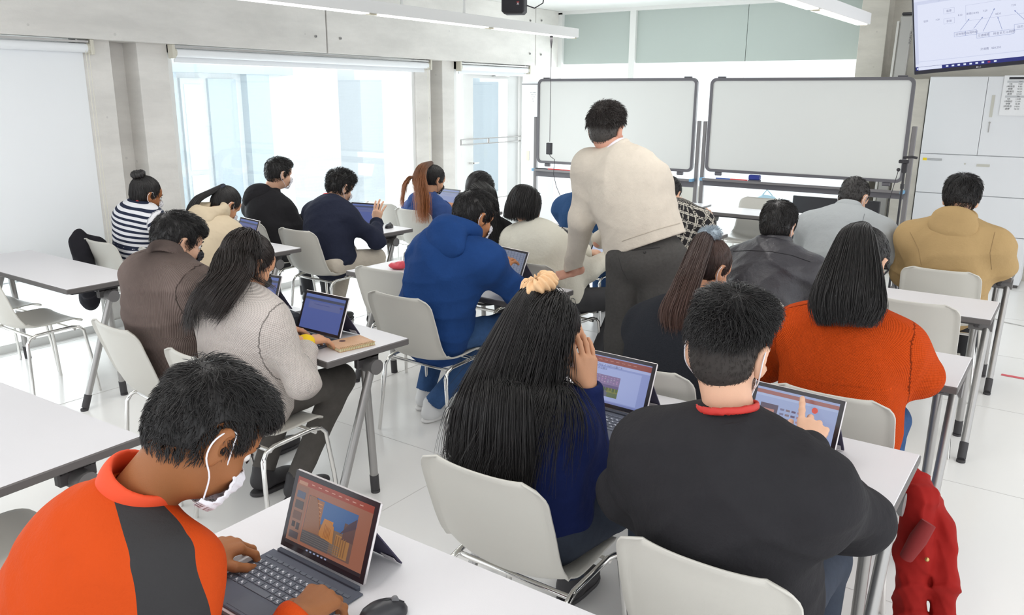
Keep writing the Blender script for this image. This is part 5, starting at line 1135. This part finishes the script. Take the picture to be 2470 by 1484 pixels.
# 7 cream puffer
if want(7):
    pf = mat('puffer_cream', lin(216, 198, 170), .7, kind='quilt', amt=.08)
    R = person('person in a cream padded jacket with a long black ponytail, bowed over the table', (-4.70, 3.10, .54), at(500, 520, 3.20), ('ear', 1, 556, 497, 3.36), hy=-4, hp=42, sc=.96, skin='med', topc=pf, t=.040, fold=.004, vox=.009, sh_w=.16, legc=BLKP, hands=typing(-4.72, 3.42), hump=.05)
    a = R['nc']; part_sdf(R, 'padded_hood', grp([tor(R['N']-R['back']*.02+R['ax']*.03, unit(R['ax']+R['back']*.3), .088, .036, 1.4), ell(R['N']+R['back']*.05-R['ax']*.02, (.13, .05, .07), np.eye(3))], .03, cut=lambda Q, d: np.maximum(d, -neckcut(R)(Q))), pf, noise=.006, nf=34)
    mask(R, 'white', 0, .005); hair_cap(R, hair_k, n=900, r=.0014, tie=(0, -.09, .08), steps=8, grow=.008, ear=.030, nape=-.075, rough=.001)
    tp_ = R['H'].w((0, -.10, .085)); scrunchie(R, tp_, R['H'].R@V(0, -.9, .4), .018, .012, mat('scrunchie_dark', lin(44, 48, 62), .8), 3, .004, .005)
    hair_fall(R, hair_k, [(tp_, .016, .014, R['r']), (at(475, 480, 3.18), .028, .02, R['r']), (at(462, 505, 3.14), .034, .02, R['r']), (at(455, 560, 3.12), .022, .016, R['r'])], n=700, r=.0018, jit=.008)
# 8 black hoodie
if want(8):
    bh = mat('hoodie_black', lin(46, 45, 48), .85, kind='cloth', sc=.4, amt=.12)
    R = person('person in a black hoodie with short dark hair, before the big window', (-5.26, 4.17, .54), at(628, 468, 4.22), ('ear', 1, 682, 423, 4.34), hy=-10, hp=14, skin='light', topc=bh, t=.028, fold=.008, vox=.0105, sh_w=.18, sc=1.02, legc=BLKP, hands=typing(-5.2, 4.6), hump=.04)
    hood(R, bh); mask(R, 'white', 0, .005); hair_cap(R, hair_k, n=1500, ln=.035, lift=.012, r=.0014, wave=.3, grow=.008, extra=[((0, .03, .09), (.066, .070, .042))], rough=.006)
# 9 navy, curly
if want(9):
    nj = mat('jacket_navy', lin(44, 48, 66), .85, kind='cloth', sc=.5, amt=.15)
    R = person('curly-haired person in a navy jacket with a red neck strap, touching a tablet', (-4.60, 4.14, .54), at(783, 480, 4.25), ('ear', 1, 832, 455, 4.38), hy=-8, hp=26, skin='light', topc=nj, t=.026, fold=.010, vox=.0095, hv=.0055, sh_w=.175, legc=BEIGE, knees=[(-4.80, 4.54, .53), (-4.46, 4.52, .53)], feet=[(-4.72, 4.30, .09), (-4.42, 4.42, .09)],
        hands=[hn(-4.98, 4.60, .80, (.05, 1, .15), .7), (at(908, 538, 4.62), (.0, .25, 1), (.2, -1, .1), .25, .4, 1.3)], hump=.05, pole=[None, (1, -.1, -.9)])
    lanyard(R, .012, .066); collar(R, nj, 'collar', 1.8, .009, .064, .004, .1); mask(R, 'white', 0, .005)
    MB().prism([(0, 0), (.07, .02), (.05, .11), (.0, .09)], at(800, 572, 4.15)-R['o'], (1, .2, 0), (0, .1, 1), (.2, -1, 0), .004).build('blue_cloth_patch', mat('patch_blue', lin(20, 92, 180), .6), R['ps'])
    hair_cap(R, hair_k, n=2600, ln=.040, lift=.022, r=.0013, wave=1.1, grow=.010, extra=[((0, .02, .09), (.076, .082, .05)), ((0, -.05, .05), (.072, .06, .06))], rough=.011, down=.1, nape=-.06)
# 10 orange ponytail
if want(10):
    bh2 = mat('hoodie_royal', lin(60, 84, 138), .85, kind='cloth', sc=.4, amt=.15)
    R = person('person in a blue hoodie with an orange-brown high ponytail near the window', (-4.68, 5.42, .54), at(1015, 482, 5.38), ('ear', 1, 1057, 437, 5.50), hy=-14, hp=24, skin='med', topc=bh2, t=.028, fold=.008, vox=.0105, sh_w=.165, sc=.98, legc=BLKP, hands=typing(-4.75, 5.85), hump=.04)
    hood(R, bh2); mask(R, 'black', 0, .005); hair_cap(R, hair_k, n=900, r=.0016, tie=(-.02, -.06, .12), steps=8, grow=.008, ear=.030, nape=-.075, rough=.001)
    tp_ = R['H'].w((-.02, -.07, .135)); r2 = R['r']
    hair_fall(R, orange_tip, [(tp_, .02, .018, r2), (at(1018, 402, 5.34), .045, .03, r2), (at(1010, 430, 5.27), .050, .03, r2), (at(1015, 450, 5.22), .035, .022, r2), (at(1020, 480, 5.20), .040, .022, r2), (at(1022, 540, 5.2), .018, .014, r2)], n=1300, r=.0016, jit=.03, wave=.008, endvar=.5)
    hair_fall(R, orange_tip, [(at(1008, 428, 5.26), .02, .010, r2), (at(988, 428, 5.24), .014, .008, r2), (at(976, 445, 5.22), .010, .006, r2), (at(968, 500, 5.2), .004, .004, r2)], n=260, r=.0016, jit=.012, name='loose_lock')
# 11 black and yellow hood
if want(11):
    bk_ = mat('coat_black', lin(46, 44, 46), .85, kind='cloth', sc=.4, amt=.1); yl = mat('hood_yellow', lin(226, 196, 84), .8, kind='cloth', sc=.5, amt=.1)
    R = person('person in a black coat with yellow hood lining, behind the bright blue hoodie', (-3.18, 4.18, .54), at(1150, 520, 4.18), at(1158, 462, 4.30), hy=-8, hp=20, skin='med', topc=bk_, t=.026, fold=.006, vox=.0105, sc=.98, legc=BLKP, hands=typing(-3.1, 4.58), hump=.03)
    hood(R, yl, ring=.092, rr=.022, lift=.0); hair_cap(R, hair_k, n=900, r=.0014, tie=(0, -.11, -.02), steps=8, grow=.012, ear=.0, nape=-.08, rough=.002)
    hair_fall(R, hair_k, [(R['H'].w((.03, -.06, .02)), .06, .05, R['r']), (at(1180, 470, 4.18), .05, .03, R['r']), (at(1188, 520, 4.14), .035, .02, R['r']), (at(1205, 590, 4.12), .015, .012, R['r'])], n=900, r=.0016, jit=.012)
# 12 bright blue hoodie
if want(12):
    bb = mat('hoodie_blue', lin(38, 74, 134), .85, kind='cloth', sc=.4, amt=.2, sheen=.2)
    R = person('person in a bright blue hoodie and jeans with short black hair and white face mask', (-2.70, 3.08, .54), at(1092, 562, 3.10), ('ear', 1, 1162, 530, 3.26), hy=-16, hp=22, skin='tan', topc=bb, t=.034, fold=.011, vox=.008, hv=.005, sh_w=.178, sc=1.03, legc=JEANS, knees=[(-2.9, 3.48, .54), (-2.50, 3.46, .54)], feet=[(-2.95, 3.34, .09), (-2.80, 3.22, .08)], shoe=WSH,
        hands=[hn(-2.86, 3.50, .775, (.1, 1, -.1), .7), (at(1205, 655, 3.52), (-.15, .9, .45), (0, -.4, 1), .6, .4)], hump=.05, pole=[None, (1, .1, -.9)])
    hood(R, bb, .13, .06, .09, .05); mask(R, 'white', 0, .0045)
    hair_cap(R, hair_k, n=2600, ln=.038, lift=.010, r=.0012, wave=.2, grow=.010, extra=[((0, .03, .09), (.070, .074, .042)), ((0, .075, .065), (.056, .036, .034))], rough=.005, front=(.108, .056))
# 13 bob
if want(13):
    ws = mat('sweater_white', lin(230, 226, 212), .85, kind='cloth', sc=.4, amt=.06)
    R = person('person with bobbed black hair in a white sweater, back turned', (-2.60, 4.16, .54), at(1268, 548, 4.10), at(1270, 500, 4.18), face=-8, hy=2, hp=16, skin='light', topc=ws, t=.034, fold=.006, vox=.009, sh_w=.165, sc=.98, legc=BLKP, knees=[(-2.66, 4.58, .53), (-2.28, 4.50, .53)], feet=[(-2.7, 4.4, .09), (-2.38, 4.28, .09)], hands=typing(-2.5, 4.56), hump=.03)
    lanyard(R, .008, .062)
    hair_cap(R, hair_k, n=500, r=.0012, tie=(0, -.09, .0), steps=8, grow=.012, ear=.0, nape=-.08, rough=.001)
    hair_fall(R, hair_k, [(R['H'].w((0, -.01, .128)), .03, .03, R['r']), (R['H'].w((0, -.02, .10)), .082, .085, R['r']), (R['H'].w((0, -.03, .04)), .098, .10, R['r']), (R['H'].w((0, -.04, -.03)), .105, .095, R['r']), (R['H'].w((0, -.045, -.10)), .108, .075, R['r'])], n=2600, r=.0015, jit=.006, wave=.002, endvar=.1)
# 14 dark blue behind the standing man
if want(14):
    db = mat('jacket_blue', lin(50, 84, 128), .85, kind='cloth', sc=.4, amt=.15)
    R = person('person in a dark blue jacket mostly hidden behind the standing man', (-3.08, 5.42, .54), at(1405, 470, 5.40), at(1420, 425, 5.50), hy=0, hp=20, skin='light', topc=db, t=.032, fold=.008, vox=.0105, sh_w=.19, sc=1.05, legc=JEANS, hands=typing(-3.0, 5.78), hump=.04)
    collar(R, db, 'collar', 2.4, .012, .066, .008, .1); hair_cap(R, hair_k, n=900, ln=.03, lift=.01, r=.0015, grow=.008)
# 16 checked
if want(16):
    pl = mat('jacket_checked', lin(54, 52, 54), .9, kind='plaid', col2=lin(214, 208, 196))
    R = person('person in a black-and-white checked jacket with dark hair tied back, holding a tablet', (-2.47, 5.42, .54), at(1640, 492, 5.48), ('ear', 1, 1637, 472, 5.58), hy=-4, hp=18, skin='light', topc=pl, t=.030, fold=.006, vox=.0095, sh_w=.165, sc=.98, legc=BLKP, hands=[hn(-2.72, 5.8, .79, (.1, 1, 0)), (at(1690, 528, 5.85), (.05, .8, .5), (.3, -.5, 1), .6, .4)], hump=.04, elb=[None, at(1712, 566, 5.60)])
    hair_cap(R, hair_k, n=900, r=.0014, tie=(0, -.10, .0), steps=8, grow=.010, ear=.028, nape=-.075, rough=.001)
    H = R['H']; MB().tube([H.w((.06, .07, .012))-R['o'], H.w((.078, .0, .018))-R['o']], .0012, 5).tube([H.w((.03+.026*math.cos(a), .104-.006*abs(math.cos(a)), .0+.022*math.sin(a)))-R['o'] for a in np.linspace(0, 6.283, 16)], .0011, 5).build('glasses', chrome, R['ps'], True)
    MB().tube([H.w((-.05, -.085, .085))-R['o'], H.w((-.03, -.10, .07))-R['o']], .007, 8).build('hair_clip', mat('pearl', lin(220, 215, 205), .3), R['ps'], True)
# 17 fuzzy cardigan
if want(17):
    fz = mat('cardigan_fuzzy', lin(48, 50, 56), .95, kind='fur', amt=.4)
    R = person('person in a dark fuzzy cardigan with a long brown ponytail and grey fluffy scrunchie', (-1.22, 2.86, .54), at(1640, 735, 3.02), ('ear', 1, 1738, 658, 3.16), hy=-22, hp=26, skin='med', topc=fz, t=.040, fold=.006, vox=.0075, sh_w=.165, sc=.98, legc=BLKP, hands=typing(-1.2, 3.36), hump=.05)
    mask(R, 'white', 0, .005); hair_cap(R, brown_tip, n=2000, r=.001, tie=(0, -.055, .125), steps=9, grow=.008, ear=.030, nape=-.075, rough=.001)
    tp_ = R['H'].w((0, -.065, .135)); fs = mat('scrunchie_fluffy', lin(168, 180, 190), .9); scrunchie(R, tp_, R['H'].R@V(0, -.6, .8), .022, .020, fs, 9, .006, .005)
    q = rng.normal(0, 1, (900, 3)); q /= np.linalg.norm(q, axis=1)[:, None]; n_ = R['H'].R@V(0, -.6, .8); q2_ = q-np.outer(q@n_, n_)*.5; c0 = tp_+q2_*.030; L = np.stack([c0+q*(.0+.006*i)+rng.normal(0, .0015, (900, 3)) for i in range(5)], 1); strands_mesh('fluff', L-R['o'], .0008, fs, R['ps'])
    hair_fall(R, brown_tip, [(tp_, .016, .014, R['r']), (tp_+R['back']*.04+V(-.01, 0, -.03), .040, .028, R['r']), (at(1650, 700, 2.92), .046, .030, R['r']), (at(1628, 760, 2.88), .052, .028, R['r']), (at(1632, 815, 2.87), .026, .018, R['r'])], n=2200, r=.0011, jit=.012)
# 18 leather jacket
if want(18):
    le = mat('leather_black', lin(62, 60, 66), .38, spec=.6, kind='leather', amt=.2)
    R = person('person in a black leather jacket with short black hair, white ear loops visible', (-1.33, 4.12, .54), at(1868, 588, 4.25), at(1876, 548, 4.36), hy=-4, hp=20, skin='light', topc=le, t=.032, fold=.012, vox=.0085, sh_w=.195, sc=1.03, legc=BLKP, hands=typing(-1.33, 4.55, w=.12), hump=.045, pole=[(-.7, -.3, -1), (.7, -.3, -1)])
    collar(R, le, 'collar', 2.8, .013, .070, .010, .15, .003); mask(R, 'white', 0, .005)
    sm_ = mat('seam_black', lin(30, 29, 33), .7); seam(R, [(1768, 606), (1810, 604), (1860, 607), (1910, 616), (1955, 632)], sm_, name='yoke_seam'); seam(R, [(1975, 604), (1960, 630), (1958, 665), (1966, 700)], sm_, name='sleeve_seam')
    hair_cap(R, hair_k, n=2200, ln=.042, lift=.010, r=.0012, wave=.3, grow=.012, extra=[((0, -.01, .085), (.078, .084, .045))], rough=.006, nape=-.068, down=.6)
# 19 grey coat
if want(19):
    gc = mat('coat_grey', lin(178, 182, 184), .85, kind='cloth', sc=.35, amt=.06)
    R = person('person in a light grey coat with cropped dark hair, leaning over the table', (-1.22, 5.36, .54), at(2040, 505, 5.48), ('ear', 1, 2086, 482, 5.62), hy=-18, hp=34, skin='light', topc=gc, t=.036, fold=.006, vox=.0095, sh_w=.20, sc=1.07, legc=BLKP, hands=[hn(-1.36, 5.80, .775, (.2, 1, -.1)), hn(-.98, 5.86, .775, (.35, 1, -.1))], hump=.05, pole=[(-.8, -.3, -1), (.9, -.3, -1)])
    sg = mat('seam_grey', lin(132, 136, 138), .8); seam(R, [(1945, 508), (1990, 500), (2040, 503), (2085, 514), (2116, 536)], sg, name='yoke_seam'); seam(R, [(2085, 516), (2078, 545), (2074, 570)], sg, name='back_seam'); seam(R, [(2130, 518), (2116, 536), (2136, 585), (2150, 640)], sg, name='sleeve_seam')
    collar(R, gc, 'collar', 3.0, .014, .072, .006, .2, .002); mask(R, 'white', 0, .005)
    hair_cap(R, mat('hair_cropped', (.034, .031, .030), .6, kind='hair', amt=.3), n=1500, ln=.012, lift=.006, r=.0012, grow=.004, ear=.034, rough=.001)
# 20 tan hoodie
if want(20):
    th_ = mat('hoodie_tan', lin(188, 158, 112), .85, kind='cloth', sc=.4, amt=.08)
    R = person('person in a tan hoodie with thick black hair, elbow on the table at the right', (-.60, 5.42, .54), at(2302, 535, 5.36), at(2318, 482, 5.48), hy=2, hp=30, skin='light', topc=th_, t=.040, fold=.010, vox=.009, sh_w=.20, sc=1.07, legc=BLKP, hands=[hn(-.75, 5.82, .775, (.2, 1, -.1)), hn(-.42, 5.85, .775, (-.5, 1, -.1))], hump=.045, elb=[None, at(2415, 640, 5.50)])
    hood(R, th_, .135, .060, .10, .055, .090, .027, up=.045)
    seam(R, [(2195, 560), (2215, 600), (2222, 640)], mat('seam_tan', lin(150, 124, 86), .9)); seam(R, [(2400, 560), (2388, 610), (2392, 650)], mat('seam_tan', lin(150, 124, 86), .9), name='sleeve_seam')
    hair_cap(R, hair_k, n=2200, ln=.045, lift=.012, r=.0014, wave=.2, grow=.016, extra=[((0, 0, .085), (.088, .092, .05))], rough=.006, ear=.03)
# 21 orange knit
if want(21):
    ok_ = mat('knit_orange', lin(222, 82, 24), .9, kind='knit', sc=1.2, amt=.2)
    R = person('person in an orange knit sweater with shoulder-length dark half-tied hair', (-.61, 2.95, .54), at(2040, 745, 3.00), ('ear', 1, 2128, 645, 3.14), hy=-14, hp=20, skin='light', topc=ok_, t=.036, fold=.006, vox=.0072, sh_w=.170, sc=1.0, legc=JEANS, hands=[hn(-.78, 3.36, .775, (.1, 1, -.1)), hn(-.46, 3.38, .775, (-.3, 1, -.1))], hump=.04, pole=[(-1, -.1, -.8), None], elb=[None, at(2215, 905, 3.12)])
    H = R['H']; hair_cap(R, hair_k, n=2400, r=.001, tie=(0, -.075, .10), steps=9, grow=.009, ear=.030, nape=-.075, rough=.001)
    hair_fall(R, hair_k, [(H.w((0, -.06, .125)), .028, .020, R['r']), (H.w((0, -.105, .09)), .060, .030, R['r']), (at(2050, 680, 2.93), .105, .040, R['r']), (at(2042, 740, 2.90), .118, .036, R['r']), (at(2040, 790, 2.88), .085, .026, R['r'])], n=3400, r=.0011, jit=.012, wave=.004, endvar=.22)
# 15 standing man
if want(15):
    cs = mat('sweater_oatmeal', lin(216, 206, 192), .9, kind='cloth', sc=.8, amt=.10, sheen=.2); gt_ = mat('trouser_grey', lin(86, 84, 82), .85, kind='cloth', sc=2, amt=.3)
    P = at(1560, 628, 3.72)
    R = person('standing person in an oatmeal sweater and grey trousers leaning a hand on the table', P, at(1476, 362, 3.72), at(1462, 316, 3.80), face=4, hy=0, hp=12, hr=0, sc=1.06, skin='pink', topc=cs, t=.026, fold=.008, vox=.0072, hv=.0055, sh_w=.165, legc=gt_, lt=.030, hump=.02, endc=(.91, .97), hem=(at(1490, 614, 3.6), unit(np.cross(at(1650, 560, 3.6)-at(1490, 614, 3.6), V(0, 1, 0)))), belly=.01, roll=-12,
        knees=[P+V(-.11, -.02, -.43), P+V(.06, .0, -.43)], feet=[P*V(1, 1, 0)+V(-.13, -.03, .09), P*V(1, 1, 0)+V(.06, -.02, .09)],
        hands=[(onz(1382, 656, .775), (-.66, -.70, -.24), (0, -.2, 1), .10, .2, 1.6), (at(1446, 580, 4.35), (-.2, .9, .2), (0, -.2, 1), .5, .3, 1., [.05, .9, 1, 1])], pole=[(-1, -.6, -.1), (.8, 0, -1)], elb=[at(1402, 530, 3.74), at(1525, 520, 3.98)])
    pk = mat('pocket_dark', lin(52, 50, 50), .8); seam(R, [(1524, 604), (1560, 600), (1592, 597)], pk, .003, 'welt_pocket', R['tr']); bt = trace(R['tr'], 1555, 609)-R['o']; MB().ball(bt, .008, 10).build('pocket_button', pk, R['ps'], True); seam(R, [(1492, 622), (1500, 650), (1514, 676)], pk, .002, 'side_pocket', R['tr'])
    seam(R, [(1500, 582), (1540, 568), (1590, 552), (1640, 538)], mat('rib_oatmeal', lin(186, 176, 162), .9), .003, 'waist_rib_edge')
    collar(R, mat('shirt_white', lin(232, 224, 232), .7), 'shirt_collar', 2.2, .008, .060, .014, .05); collar(R, cs, 'neckband', 1.5, .010, .070, .0, .05)
    hg_ = mat('hair_greying', (.060, .054, .050), .6, kind='hair', amt=.5)
    hair_cap(R, hg_, n=1200, ln=.014, lift=.006, r=.001, grow=.004, ear=.034, nape=-.068, rough=.001, down=.8); hair_cap(R, hair_d, n=2200, ln=.038, lift=.018, r=.0011, wave=.6, grow=.008, extra=[((0, .01, .095), (.068, .076, .038))], rough=.006, nape=.02, ear=0, name='hair_top')
    MB().tube([R['H'].w((-.080, -.02, .0))-R['o'], R['H'].w((-.078, -.016, -.035))-R['o'], R['H'].w((-.05, .05, -.085))-R['o']], .0018, 5).build('mask_strap', mat('mask_black', lin(38, 38, 44), .8), R['ps'], True)

# ================= garments on chairs and other things =================
def blob_thing(name, lab, cat, prims, M, o, k=.04, vx=.009, fold=.008, nf=30, part='fabric', zmin=.004):
    t = empty(name, (o[0], o[1], 0)); tag(t, lab, cat); fo = folds(fold, nf, len(lab), (.3, .2, 1)); g0 = grp(prims, k); g = lambda Q: np.maximum(g0(Q)+fo(Q), zmin-Q[:, 2]); g.lo, g.hi = g0.lo-.01, g0.hi+.01
    v, f = polygonise(g, vx); mesh(part, v-V(o[0], o[1], 0), f, M, t, True, fab=v); return t
Yj = 2.60; q = lambda x, y, d=0.: at(x, y, Yj+d)
rj = mat('jacket_red', lin(176, 38, 34), .75, kind='quilt', amt=.35)
t = blob_thing('red_jacket', 'crumpled red jacket hanging over the side of the orange knit wearer chair', 'jacket',
    [rc(q(2190, 1130, .1), q(2215, 1200), .035, .050), rc(q(2215, 1200), q(2205, 1330, -.02), .055, .060), rc(q(2205, 1330, -.02), q(2195, 1470, -.04), .060, .048), rc(q(2225, 1180, .05), q(2272, 1270, .03), .034, .040), rc(q(2272, 1270, .03), q(2278, 1400, .0), .040, .044), rc(q(2278, 1400), q(2262, 1560, 0), .044, .036), rc(q(2195, 1470, -.04), q(2200, 1590, -.04), .046, .03)], rj, q(2220, 1300), k=.022, vx=.006, fold=.014, nf=52)
o_ = q(2220, 1300); MB().tube([q(2186, 1345, -.105)-V(o_[0], o_[1], 0), q(2215, 1300, -.11)-V(o_[0], o_[1], 0), q(2240, 1262, -.09)-V(o_[0], o_[1], 0)], [.020, .026, .022], 12).build('ribbed_cuff', mat('rib_red', lin(130, 36, 36), .85), t, True)
MB().ball(q(2236, 1350, -.085)-V(o_[0], o_[1], 0), .007, 10).build('button', mat('brass', lin(200, 170, 110), .3, .8), t, True)
cbk = mat('coat_black_wool', lin(44, 43, 48), .9, kind='cloth', sc=.4, amt=.1)
blob_thing('black_coat', 'black coat hung over the chair back of the striped top wearer', 'coat',
    [ell(at(198, 604, 2.80), (.10, .06, .15)), ell(at(222, 582, 2.86), (.17, .05, .045)), rc(at(188, 590, 2.8), at(208, 640, 2.76), .05, .06), ell(at(216, 716, 2.92), (.09, .07, .10)), rc(at(205, 650, 2.80), at(214, 700, 2.88), .05, .06)], cbk, at(200, 620, 2.72), vx=.011)
pr = at(958, 640, 3.62)
t = empty('red_pouch', (pr[0], pr[1], ZT), R_(15)); tag(t, 'small glossy red pouch lying on the table behind the blue hoodie', 'pouch')
g = grp([ell(V(0, 0, .022), (.06, .04, .022)), ell(V(.03, .01, .03), (.03, .03, .02))], .02); fo = folds(.004, 80, 4); g2 = lambda Q: np.maximum(g(Q)+fo(Q), .0006-Q[:, 2]); g2.lo, g2.hi = g.lo, g.hi; v, f = polygonise(g2, .004); mesh('body', v, f, mat('pouch_red', lin(206, 70, 84), .35), t, True); MB().tube([(-.05, 0, .03), (0, -.005, .046), (.05, .01, .04)], .002, 6).build('zip', alu, t, True)
# tripod stand with clip at the right end of the right whiteboard
zt = at(2185, 380, 7.6); t = empty('tripod_stand', (zt[0], 7.6, 0)); tag(t, 'thin black tripod stand with a clamp head before the right whiteboard', 'stand')
MB().cyl((0, 0, .12), (0, 0, zt[2]-.08), .010).cyl((0, 0, .62), (0, 0, .67), .017).cyl((0, 0, 1.02), (0, 0, 1.06), .016).build('column', black_pl, t, True)
for a in (80, 200, 320): c_, s_ = math.cos(R_(a)), math.sin(R_(a)); MB().tube([(0, 0, .34), (c_*.14, s_*.14, .16), (c_*.24, s_*.24, .008)], .009, 8).build('leg', black_pl, t, True)
MB().box((-.05, -.018, zt[2]-.05), (.03, .018, zt[2]-.02), bev=.006).box((-.02, -.015, zt[2]-.13), (.02, .015, zt[2]-.05), bev=.006).tube([(-.02, 0, zt[2]), (.05, 0, zt[2]+.006), (.09, 0, zt[2])], .011, 10).ball((-.045, -.005, zt[2]-.105), .016, 10).build('clamp_head', black_pl, t, True)
MB().tube([(-.045, 0, zt[2]-.11), (-.09, -.02, zt[2]-.4), (-.07, -.02, zt[2]-.65), (-.16, -.02, zt[2]-1.05), (-.2, 0, .02)], .003, 6).build('cable', black_pl, t, True)
# dark flat monitor and pale blue umbrella beyond the front tables
t = empty('flat_monitor', (-2.02, 8.55, 0)); tag(t, 'black flat monitor behind the grey coat below the right whiteboard', 'monitor')
MB().box((-.42, -.02, .30), (.42, .02, .79), bev=.006).build('screen_panel', mat('monitor_black', lin(50, 49, 53), .4), t); MB().box((-.05, .02, .04), (.05, .06, .5)).build('stand_neck', black_pl, t); MB().box((-.3, -.14, 0), (.3, .16, .03), bev=.006).build('stand_foot', black_pl, t)
ub = mat('umbrella_blue', lin(176, 208, 224), .6); p0 = at(1850, 462, 8.35)
t = empty('pale_blue_bag', (p0[0], 8.35, 0)); tag(t, 'pale blue folded plastic bag behind the front table chair', 'bag')
g = grp([ell(V(0, 0, .62), (.16, .05, .18), ry(R_(18))), ell(V(.1, 0, .45), (.10, .05, .26))], .05); fo = folds(.010, 40, 6); g2 = lambda Q: g(Q)+fo(Q); g2.lo, g2.hi = g.lo, g.hi; v, f = polygonise(g2, .010); mesh('bag_body', v, f, ub, t, True); MB().tube([(-.05, 0, .78), (.0, 0, .85), (.06, 0, .79)], .006, 6).tube([(0, .02, .0), (0, .02, .7)], .01, 6).build('handle', ub, t, True)
# black bag and papers on the middle table, sheets elsewhere
b0 = onz(1352, 590, ZT+.03)
t = empty('black_bag', (b0[0], b0[1], ZT)); tag(t, 'small crumpled black bag on the table beside the white sweater', 'bag'); g = grp([ell(V(0, 0, .05), (.09, .06, .05)), ell(V(.04, 0, .09), (.05, .04, .05))], .03); fo = folds(.007, 60, 8); g2 = lambda Q: np.maximum(g(Q)+fo(Q), .0006-Q[:, 2]); g2.lo, g2.hi = g.lo, g.hi; v, f = polygonise(g2, .007); mesh('body', v, f, mat('bag_black', lin(44, 44, 46), .7), t, True); MB().tube([(-.03, 0, .09), (0, .02, .15), (.05, 0, .13)], .004, 6).build('strap', black_pl, t, True)
pap = mat('paper_white', (.84, .84, .85), .4)
def sheet(x, y, r, w, h, lab, M=pap, z=ZT, lines=True):
    t = empty('paper_sheet', (x, y, z), R_(r)); tag(t, lab, 'paper', None); MB().box((-w/2, -h/2, .0004), (w/2, h/2, .0016)).build('sheet', M, t)
    if lines:
        g = MB(); 
        for i in range(9): g.box((-w*.4, h*.38-i*h*.09, .0017), (w*(.4 if i % 3 else .2), h*.38-i*h*.09-.002, .0019))
        g.build('printed_lines', mat('print_faint', lin(170, 172, 178), .8), t)
sheet(-2.38, 4.60, 12, .15, .20, 'white note sheet right of the bright laptop under the standing man')
sheet(-2.92, 4.80, -10, .21, .29, 'white sheet beside the black bag on the middle table')
sheet(-.75, 5.78, 8, .21, .29, 'printed sheet on the table between the grey coat and tan hoodie')
sheet(-.98, 3.56, -6, .21, .29, 'pinkish sheet on the table left of the orange knit sweater', mat('paper_pink', lin(242, 214, 214), .6))
sheet(-2.33, 3.72, 20, .12, .10, 'small white card under the standing man hand', z=ZT+.0003, lines=False)
sheet(-2.02, 7.52, 3, .21, .29, 'white papers on the empty front table')
sheet(-2.33, 5.92, 10, .15, .21, 'grey printed sheet at the table end by the checked jacket elbow', mat('paper_grey', lin(200, 200, 202), .6))
